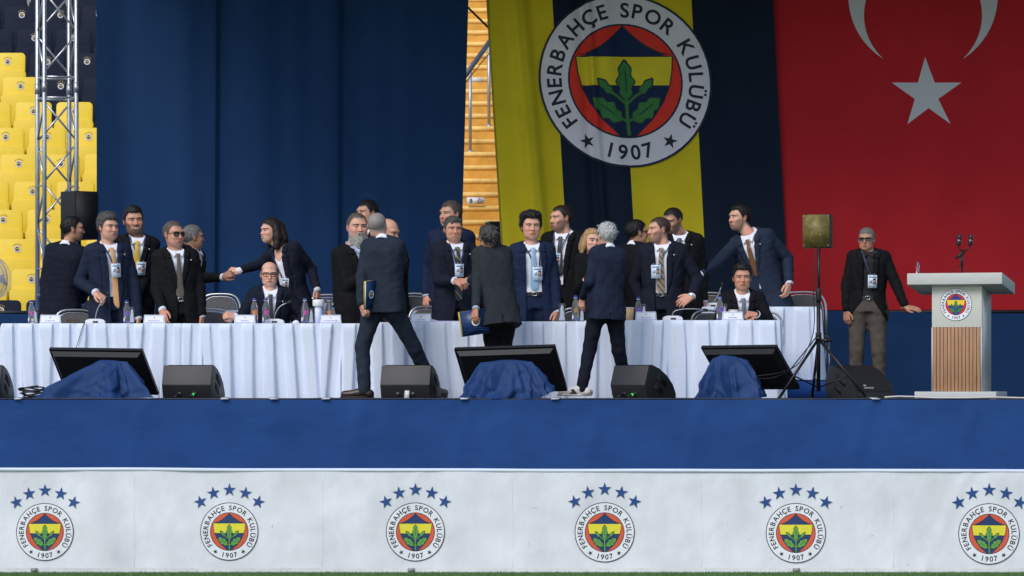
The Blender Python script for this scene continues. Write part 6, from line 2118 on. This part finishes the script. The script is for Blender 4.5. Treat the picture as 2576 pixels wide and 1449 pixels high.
for (pts, r_, lab) in (
    ([(2053, 625, .62), (2048, 660, .60), (2046, 740, .60), (2050, 800, .58), (2045, 850, .55), (2010, 920, .42), (1960, 940, .30), (1900, 946, .30), (1850, 958, .30)], .006, 'black signal cable running from the tripod speaker to the end monitor'),
    ([(2052, 850, .60), (2008, 905, .45), (1985, 935, .36), (1935, 955, .30), (1880, 948, .28), (1845, 950, .28), (1815, 965, .26), (1792, 962, .24), (1780, 985, .22)], .007, 'black power cable drooping behind the end monitor cover')):
    P3 = np.array([P(a_, b_, c_)[:] for a_, b_, c_ in pts])
    q_ = np.linspace(0, len(pts) - 1, 40)
    # smooth
    sm_ = np.stack([np.interp(q_, range(len(pts)), P3[:, i]) for i in range(3)], 1)
    for _ in range(3): sm_[1:-1] = (sm_[:-2] + 2 * sm_[1:-1] + sm_[2:]) / 4
    o = npmesh('cable', [tube(sm_, r_ * .8, 6)], M_black); tag(o, lab, 'cable')

# ------------------------------------------------------------------ floor wedge loudspeakers
M_wed = mat('wedge_paint', (.020, .021, .023), .48, var=.12, vscale=30, bump=.0012, bscale=260)
M_grl = mat('speaker_grille', (.007, .007, .008), .6, bump=.002, bscale=400)
def wedge(dx, Y, phi, w, label, H=.32, D=.50, leds=True, logo=None):
    """rear faces the camera when phi = 0"""
    x = P(dx, 0, Y).x
    t = thing('wedge_speaker', (x, Y, .0), label, 'speaker', 'wedge monitor loudspeakers along the stage edge')
    M_ = Matrix.Translation((x, Y, .006)) @ Matrix.Rotation(R(phi), 4, 'Z')
    prof = [(.05, 0), (0, .137), (.065, H), (.135, H), (.25, .285), (.36, .225), (.45, .145), (D, .06), (D, 0)]
    n = len(prof)
    V = np.array([M_ @ Vector((sx * w / 2, y, z)) for sx in (-1, 1) for y, z in prof])
    F = [tuple(range(n)), tuple(range(2 * n - 1, n - 1, -1))] + [(i, n + i, n + (i + 1) % n, (i + 1) % n) for i in range(n)]
    o = npmesh('cabinet', [(V, F)], M_wed, t); bevel_mesh(o, .007, 2)
    rot = np.array(M_.to_3x3())
    g_ = [(.14, H + .001), (.25, .287), (.36, .227), (.45, .147), (.495, .07)]
    V = np.array([M_ @ Vector((sx * w * .46, y + .004, z + .004)) for sx in (-1, 1) for y, z in g_])
    npmesh('grille', [(V, [(i, i + 1, 6 + i, 5 + i) for i in range(4)])], M_grl, t)
    for sx in (-1, 1):
        for (cy_, cz_, l_) in ((.27, .175, .17), (.22, .095, .13)):
            a_ = math.atan2(-.11, .20)
            r2 = rot @ np.array([[1, 0, 0], [0, math.cos(a_), -math.sin(a_)], [0, math.sin(a_), math.cos(a_)]])
            hnd = npmesh('handle', [box(M_ @ Vector((sx * (w / 2 + .0005), cy_, cz_)), (.006, l_, .042), r2)], M_grl, t)
            npmesh('handle_lip', [box(M_ @ Vector((sx * (w / 2 + .003), cy_ + .004, cz_ + .026)), (.006, l_, .008), r2)], M_wed, hnd)
    for cx_ in (-.07, .07):
        npmesh('socket', [lathe([(.020, 0), (.020, .012), (.014, .014)], M_ @ Vector((cx_ * w / .46, .035, .055)), 12, rot @ np.array([0, -1, .25]))], M_black, t)
    if leds:
        pl = npmesh('plug', [tube([M_ @ Vector((.07 * w / .46, .03, .055)), M_ @ Vector((.05 * w / .46, -.05, .03))], .010, 8)], M_blackm, t)
        npmesh('green_ring', [tube([M_ @ Vector((.065 * w / .46, .008, .048)), M_ @ Vector((.062 * w / .46, -.006, .043))], .0125, 10)], mat('green_ring', (.05, .75, .12), .4, emit=.4), pl)
        npmesh('plug', [tube([M_ @ Vector((-.07 * w / .46, .03, .055)), M_ @ Vector((-.09 * w / .46, -.05, .02))], .010, 8)], M_blackm, t)
    if logo:
        tp_ = []
        for vv, ff in text_polys(logo, .028):
            tp_.append((np.array([M_ @ Vector((x_, .031 - .36 * (z_ - 0) * .0 - .003, .058 + z_)) for x_, z_ in vv]), ff))
        npmesh('lettering', tp_, mat('grey_print', (.16, .16, .16), .5), t, smooth=False)
    return t, M_
wedge(-60, .45, -9, .46, 'black wedge speaker at the stage edge beside the coiled cables')
wedge(468, .40, -12, .475, 'black wedge speaker with green plug between the covered monitor and the tablecloth')
wd, M_ = wedge(1018, .40, -12, .475, 'black wedge speaker with a strip of white tape, behind the walking man\'s shoe', leds=False, logo='M')
npmesh('tape_strip', [box(M_ @ Vector((.02, .012, .06)), (.045, .003, .10), np.array((M_.to_3x3() @ Matrix.Rotation(R(-20), 3, 'X'))))], mat('white_tape', (.62, .62, .60), .5, var=.15, vscale=40), wd)
wedge(1578, .35, -38, .40, 'black wedge speaker turned aside beside the white trainers')
w4, M_ = wedge(2122, 1.15, 212, .46, 'black wedge speaker facing out, behind the tripod legs', leds=False)
tp_ = []
for vv, ff in text_polys('d&b', .014, -.10, .014) + text_polys('audiotechnik', .014, -.06, -.008):
    tp_.append((np.array([M_ @ Vector((-x_ , .470 + .008 - (z_) * .5, .120 + z_)) for x_, z_ in vv]), ff))
npmesh('lettering', tp_, mat('logo_white', (.6, .6, .6), .5), w4, smooth=False)

# ------------------------------------------------------------------ big monitors leaning on the floor, backs to the camera
M_tvb = mat('monitor_back', (.0085, .009, .011), .42)
def monitor(p0, wv, uv, label):
    p0, wv, uv = [np.array(q, float) for q in (p0, wv, uv)]
    nrm = np.cross(wv, uv); nrm /= np.linalg.norm(nrm)
    if nrm[1] > 0: nrm = -nrm
    t = thing('floor_monitor', p0 + wv / 2 - uv, label, 'monitor', 'flat screens leaning along the stage edge')
    def Q(a, b, d): return p0 + wv * a - uv * b + nrm * d
    def slab(name, a0, a1, b0, b1, d0, d1, m, inset=0.0):
        V = [Q(a, b, d0) for a, b in ((a0, b0), (a1, b0), (a1, b1), (a0, b1))] + [Q(a, b, d1) for a, b in ((a0 + inset, b0 + inset * 1.6), (a1 - inset, b0 + inset * 1.6), (a1 - inset, b1 - inset * 1.6), (a0 + inset, b1 - inset * 1.6))]
        return npmesh(name, [(np.array(V), [(0, 1, 2, 3), (7, 6, 5, 4), (0, 4, 5, 1), (1, 5, 6, 2), (2, 6, 7, 3), (3, 7, 4, 0)])], m, t, smooth=False)
    slab('screen_frame', 0, 1, 0, 1, -.02, .012, M_tvb)
    slab('rear_housing', .018, .982, .04, .96, .012, .05, M_tvb, .035)
    slab('screen', .012, .988, .02, .98, -.0225, -.0205, mat('screen_glass', (.01, .012, .016), .12))
    o = slab('stand_bracket', .42, .58, .45, .98, .05, .10, M_blackm)
    for q in range(5):
        npmesh('vent', [tube([Q(.68 + .02 * q, .60, .051), Q(.68 + .02 * q, .64, .051)], .003, 5)], M_black, t)
    return t
monitor(P(124, 877, .80), (.905, -.335, -.015), (-.126, -.352, .415), 'leaning flat screen with blue cover nearest the coiled cables')
monitor(P(1143, 877, .80), (.945, -.30, .026), (-.122, -.342, .420), 'leaning flat screen with blue cover beside the white trainers')
monitor(P(1764, 873, .85), (.680, -.47, .004), (-.239, -.331, .395), 'leaning flat screen with bundled blue cover beside the tripod stand')

def drape(label, topo, boto, H, seed, Yc, nf=9, fa=.055):
    """cloth thrown over something: top outline (picture x, y) and foot outline; folds fan out toward the floor"""
    r_ = random.Random(seed)
    n, m = 150, 34
    top = np.array(topo, float); bot = np.array(boto, float)
    def samp(o, q):
        o2 = np.concatenate([o, o[:1]]); q = q * len(o)
        for _ in range(1): pass
        i0 = np.floor(q).astype(int) % len(o); fr = (q - np.floor(q))[:, None]
        fr = fr * fr * (3 - 2 * fr) * .5 + fr * .5
        return o2[i0] * (1 - fr) + o2[i0 + 1] * fr
    q = np.linspace(0, 1, n, endpoint=False)
    T0, B0 = samp(top, q), samp(bot, q)
    folds = [(r_.uniform(0, 1), r_.uniform(.008, .022), r_.uniform(.6, 1.4) * (1 if r_.random() > .3 else -1), r_.uniform(-.06, .06), r_.uniform(.0, .45)) for _ in range(nf * 3)]
    crump = [(r_.uniform(0, .55), r_.uniform(.15, .95), r_.uniform(.02, .07), r_.choice((-1, 1)) * r_.uniform(.12, .35), r_.choice((-1, 1, 1)) * r_.uniform(.006, .018)) for _ in range(14)]
    rows = []
    c_ = top.mean(0)
    for k in range(m):
        h = k / (m - 1)
        if h < .22:                       # the top, slightly sagging
            f = (h / .22) ** .7
            p = c_ + (T0 - c_) * f
            p[:, 2] += .012 * (1 - f) + .008 * np.sin(p[:, 0] * 14 + seed) * f
        else:
            f = (h - .22) / .78
            g = f ** .9
            p = T0 * (1 - f)[..., None] if False else T0 + (B0 - T0) * np.array([g, g, f ** 1.12])
            d = B0 - c_; d[:, 2] = 0; d /= np.linalg.norm(d, axis=1)[:, None] + 1e-9
            a = np.zeros(n)
            for q0, w, s, tw, st in folds:
                dq = (q - q0 - tw * f + .5) % 1 - .5
                a += s * np.exp(-(dq / w) ** 2) * np.clip((f - st * .6) / (1 - st * .6), 0, 1) ** .8
            a += .25 * np.sin(q * 2 * math.pi * nf + 2 * np.sin(f * 5 + seed)) * f
            p = p + d * (fa * a * (1 - .25 * f))[:, None]
            p[:, 2] += .010 * np.sin(q * 40 + f * 9) * f * (1 - f) * 2
            for (qa, fa_, wq, wf, s2) in crump:
                dq = (q - qa + .5) % 1 - .5
                ang_ = dq / wq * .8 + (f - fa_) / wf
                a2 = np.exp(-(dq / wq) ** 2 - ((f - fa_) / .35) ** 2) * np.maximum(0, 1 - np.abs(ang_) * 2.2)
                p = p + d * (s2 * a2)[:, None]
            # crumpled rolls near the floor
            p = p + d * (.018 * np.sin(f * 16 + 3 * np.sin(q * 25 + seed)) * np.clip((f - .55) / .3, 0, 1))[:, None]
        p[:, 2] = np.maximum(p[:, 2], .006)
        rows.append(p)
    V = np.concatenate(rows)
    F = [(k * n + i, k * n + (i + 1) % n, (k + 1) * n + (i + 1) % n, (k + 1) * n + i) for k in range(1, m - 1) for i in range(n)]
    F.append(tuple(range(2 * n - 1, n - 1, -1)))
    V = V.copy()
    o = npmesh('cloth_cover', [(V, F)], mat('cover_cloth', (.0125, .041, .135), .6, var=.15, vscale=4, bump=.006, bscale=7, spec=.2))
    bm = bmesh.new(); bm.from_mesh(o.data)
    bmesh.ops.recalc_face_normals(bm, faces=bm.faces); bm.to_mesh(o.data); bm.free()
    o.data.polygons.foreach_set('use_smooth', np.ones(len(o.data.polygons), bool))
    return tag(o, label, 'cloth')
def outl(pts, Yf, Yb):
    """pts: picture points left to right along the front; the back edge runs behind at Yb"""
    f_ = [P(a_, b_, Yf)[:] for a_, b_ in pts]; k_ = [P(a_, b_, Yb)[:] for a_, b_ in pts[::-1]]
    return f_ + k_
drape('blue cloth draped over the foot of the screen nearest the coiled cables',
      outl([(222, 922), (250, 908), (290, 906), (318, 908)], .26, .40), outl([(105, 1002), (170, 1003), (250, 1004), (310, 1004), (366, 1000)], .10, .46), .4, 5, .3)
drape('blue cloth draped over the foot of the screen beside the white trainers',
      outl([(1212, 910), (1250, 907), (1300, 907), (1334, 908)], .26, .40), outl([(1170, 1000), (1220, 1003), (1290, 1004), (1350, 1003), (1388, 985)], .10, .46), .4, 8, .3, 8)
drape('bundled blue cloth tied over the foot of the screen beside the tripod stand',
      outl([(1792, 903), (1815, 895), (1850, 896), (1878, 904)], .24, .36), outl([(1768, 1001), (1800, 1003), (1850, 1003), (1900, 1003), (1922, 998)], .10, .42), .4, 12, .3, 7, .045)

# ------------------------------------------------------------------ cables and tape along the stage edge
rc = random.Random(21)
for j in range(7):
    y_ = .045 + .028 * j
    xs_ = np.arange(-5.4, 5.5, .12)
    a0_ = rc.uniform(0, 6); am = rc.uniform(.012, .03)
    i0 = rc.randint(0, 12); i1 = len(xs_) - rc.randint(0, 12)
    pts = np.array([(x_, y_ + am * math.sin(x_ * rc.uniform(.9, 1.0) + a0_) + .01 * math.sin(x_ * 3.7 + j), .008 + .007 * abs(math.sin(x_ * 1.3 + j * 1.7))) for x_ in xs_])[i0:i1]
    o = npmesh('cable', [tube(pts, rc.uniform(.005, .008), 6)], M_black if j % 3 else mat('cable_grey', (.035, .035, .04), .5))
    tag(o, 'dark cable lying along the front edge of the stage', 'cable', 'cables along the stage edge')
pts = np.array([P(a_, b_, .06)[:] for a_, b_ in ((2225, 999), (2260, 997), (2300, 998), (2350, 1001), (2420, 1001), (2500, 999), (2576, 1001), (2640, 1002))])
pts[:, 1] = .05; pts[:, 2] = np.clip(pts[:, 2], .016, .05)
o = npmesh('cable', [tube(pts, .008, 6)], mat('cable_white', (.62, .58, .56), .5)); tag(o, 'pale cable lying in front of the lectern base', 'cable')
pts = []
for k_ in range(150):
    a_ = k_ * .33; rr_ = .10 + .025 * math.sin(k_ * .37); c_ = P(86, 995, .22)
    pts.append((c_.x + (rr_ + .02) * math.cos(a_), c_.y + .5 * rr_ * math.sin(a_), .016 + .0007 * k_ + .012 * math.sin(a_ * 1.7)))
o = npmesh('cable_coil', [tube(np.array(pts), .007, 6)], M_black); tag(o, 'coiled heap of black cable beside the blue cloth', 'cable')
for k_, dx in enumerate((48, 566, 688, 822, 1168, 2200, 1398)):
    p_ = P(dx, 1003, .03)
    o = npmesh('tape', [box((p_.x, .03, .019), (.075 if k_ else .06, .15, .004), rotz(R(8 * (k_ % 3 - 1))) @ np.array(Matrix.Rotation(R(6), 3, 'X')))], mat('cable_tape', (.50, .52, .55), .45, var=.15, vscale=30))
    tag(o, 'strip of pale tape holding cables down on the stage edge', 'tape', 'tape strips on the stage edge')

# ------------------------------------------------------------------ black loudspeakers at the back, floor fan
def loudspeaker(dx, y0, y1, Y, w, label, phi, floor=RZ):
    c_ = P(dx, (y0 + y1) / 2, Y); h_ = (y1 - y0) / sc(Y); Rr = rotz(R(phi))
    t = thing('loudspeaker', (c_.x, Y, floor), label, 'speaker')
    o = npmesh('cabinet', [box(c_, (w, w * .9, h_), Rr)], M_black, t); bevel_mesh(o, .01, 2)
    npmesh('grille', [box(np.array(c_) + Rr @ np.array([0, -w * .45 - .003, 0]), (w * .9, .006, h_ * .95), Rr)], M_grl, t)
    npmesh('pole', [tube([(c_.x, Y, floor + .02), (c_.x, Y, c_.z - h_ / 2)], .0175, 10)], M_blackm, t)
    for a_ in (0, 120, 240):
        npmesh('stand_leg', [tube([(c_.x, Y, floor + .45), (c_.x + .4 * math.cos(R(a_ + 20)), Y + .4 * math.sin(R(a_ + 20)), floor + .015)], .011, 8)], M_blackm, t)
loudspeaker(200, 482, 603, 5.4, .30, 'black loudspeaker on a stand in front of the truss tower', 40)
loudspeaker(1264, 558, 690, 7.0, .34, 'black loudspeaker in the gap beside the club flag', 10)
fp = P(-22, 700, 5.6)
fan = thing('floor_fan', (fp.x, 5.6, 0), 'white pedestal fan with round wire guard beside the yellow seats', 'fan')
M_fan = mat('fan_white', (.68, .68, .68), .4)
fr_ = 53 / sc(5.6); ax_ = np.array([.72, -.69, .05]); u_, w_, d_ = frame_of(ax_)
fc_ = np.array(fp)
for rr_, off in ((1, 0), (.97, .05), (.97, -.05)):
    npmesh('guard_rim', [tube([fc_ + d_ * off + fr_ * rr_ * (math.cos(a_) * u_ + math.sin(a_) * w_) for a_ in np.linspace(0, 2 * math.pi, 41)], .006, 6, cap=False)], M_fan, fan)
for sgn in (1, -1):
    wires = []
    for k_ in range(60):
        a_ = 2 * math.pi * k_ / 60; e_ = math.cos(a_) * u_ + math.sin(a_) * w_
        wires.append(tube([fc_ + d_ * .075 * sgn + e_ * .03, fc_ + d_ * .07 * sgn + e_ * fr_ * .6, fc_ + e_ * fr_], .0018, 4))
    wo = npmesh('guard_wires', wires, M_fan, fan); wo['kind'] = 'stuff'
for k_ in range(3):
    a_ = 2 * math.pi * k_ / 3; e_ = math.cos(a_) * u_ + math.sin(a_) * w_; e2 = -math.sin(a_) * u_ + math.cos(a_) * w_
    V = np.array([fc_ + e_ * .03 - e2 * .02 + d_ * .01, fc_ + e_ * .18 - e2 * .07 + d_ * .03, fc_ + e_ * .19 + e2 * .05 - d_ * .02, fc_ + e_ * .03 + e2 * .02 - d_ * .01])
    npmesh('blade', [(V, [(0, 1, 2, 3)])], mat('fan_blade', (.5, .5, .52), .4), fan)
npmesh('hub', [lathe([(.035, -.03), (.035, .08), (.02, .09)], fc_, 14, d_)], M_fan, fan)
npmesh('motor', [lathe([(.05, -.17), (.055, -.06), (.05, -.05)], fc_, 14, d_)], M_fan, fan)
npmesh('pole', [tube([fc_ - d_ * .1, (fc_ - d_ * .1) * [1, 1, 0] + [0, 0, .03]], .014, 10)], M_fan, fan)
npmesh('base', [lathe([(.20, 0), (.19, .03), (.03, .05)], (fc_ - d_ * .1) * [1, 1, 0], 24)], M_fan, fan)
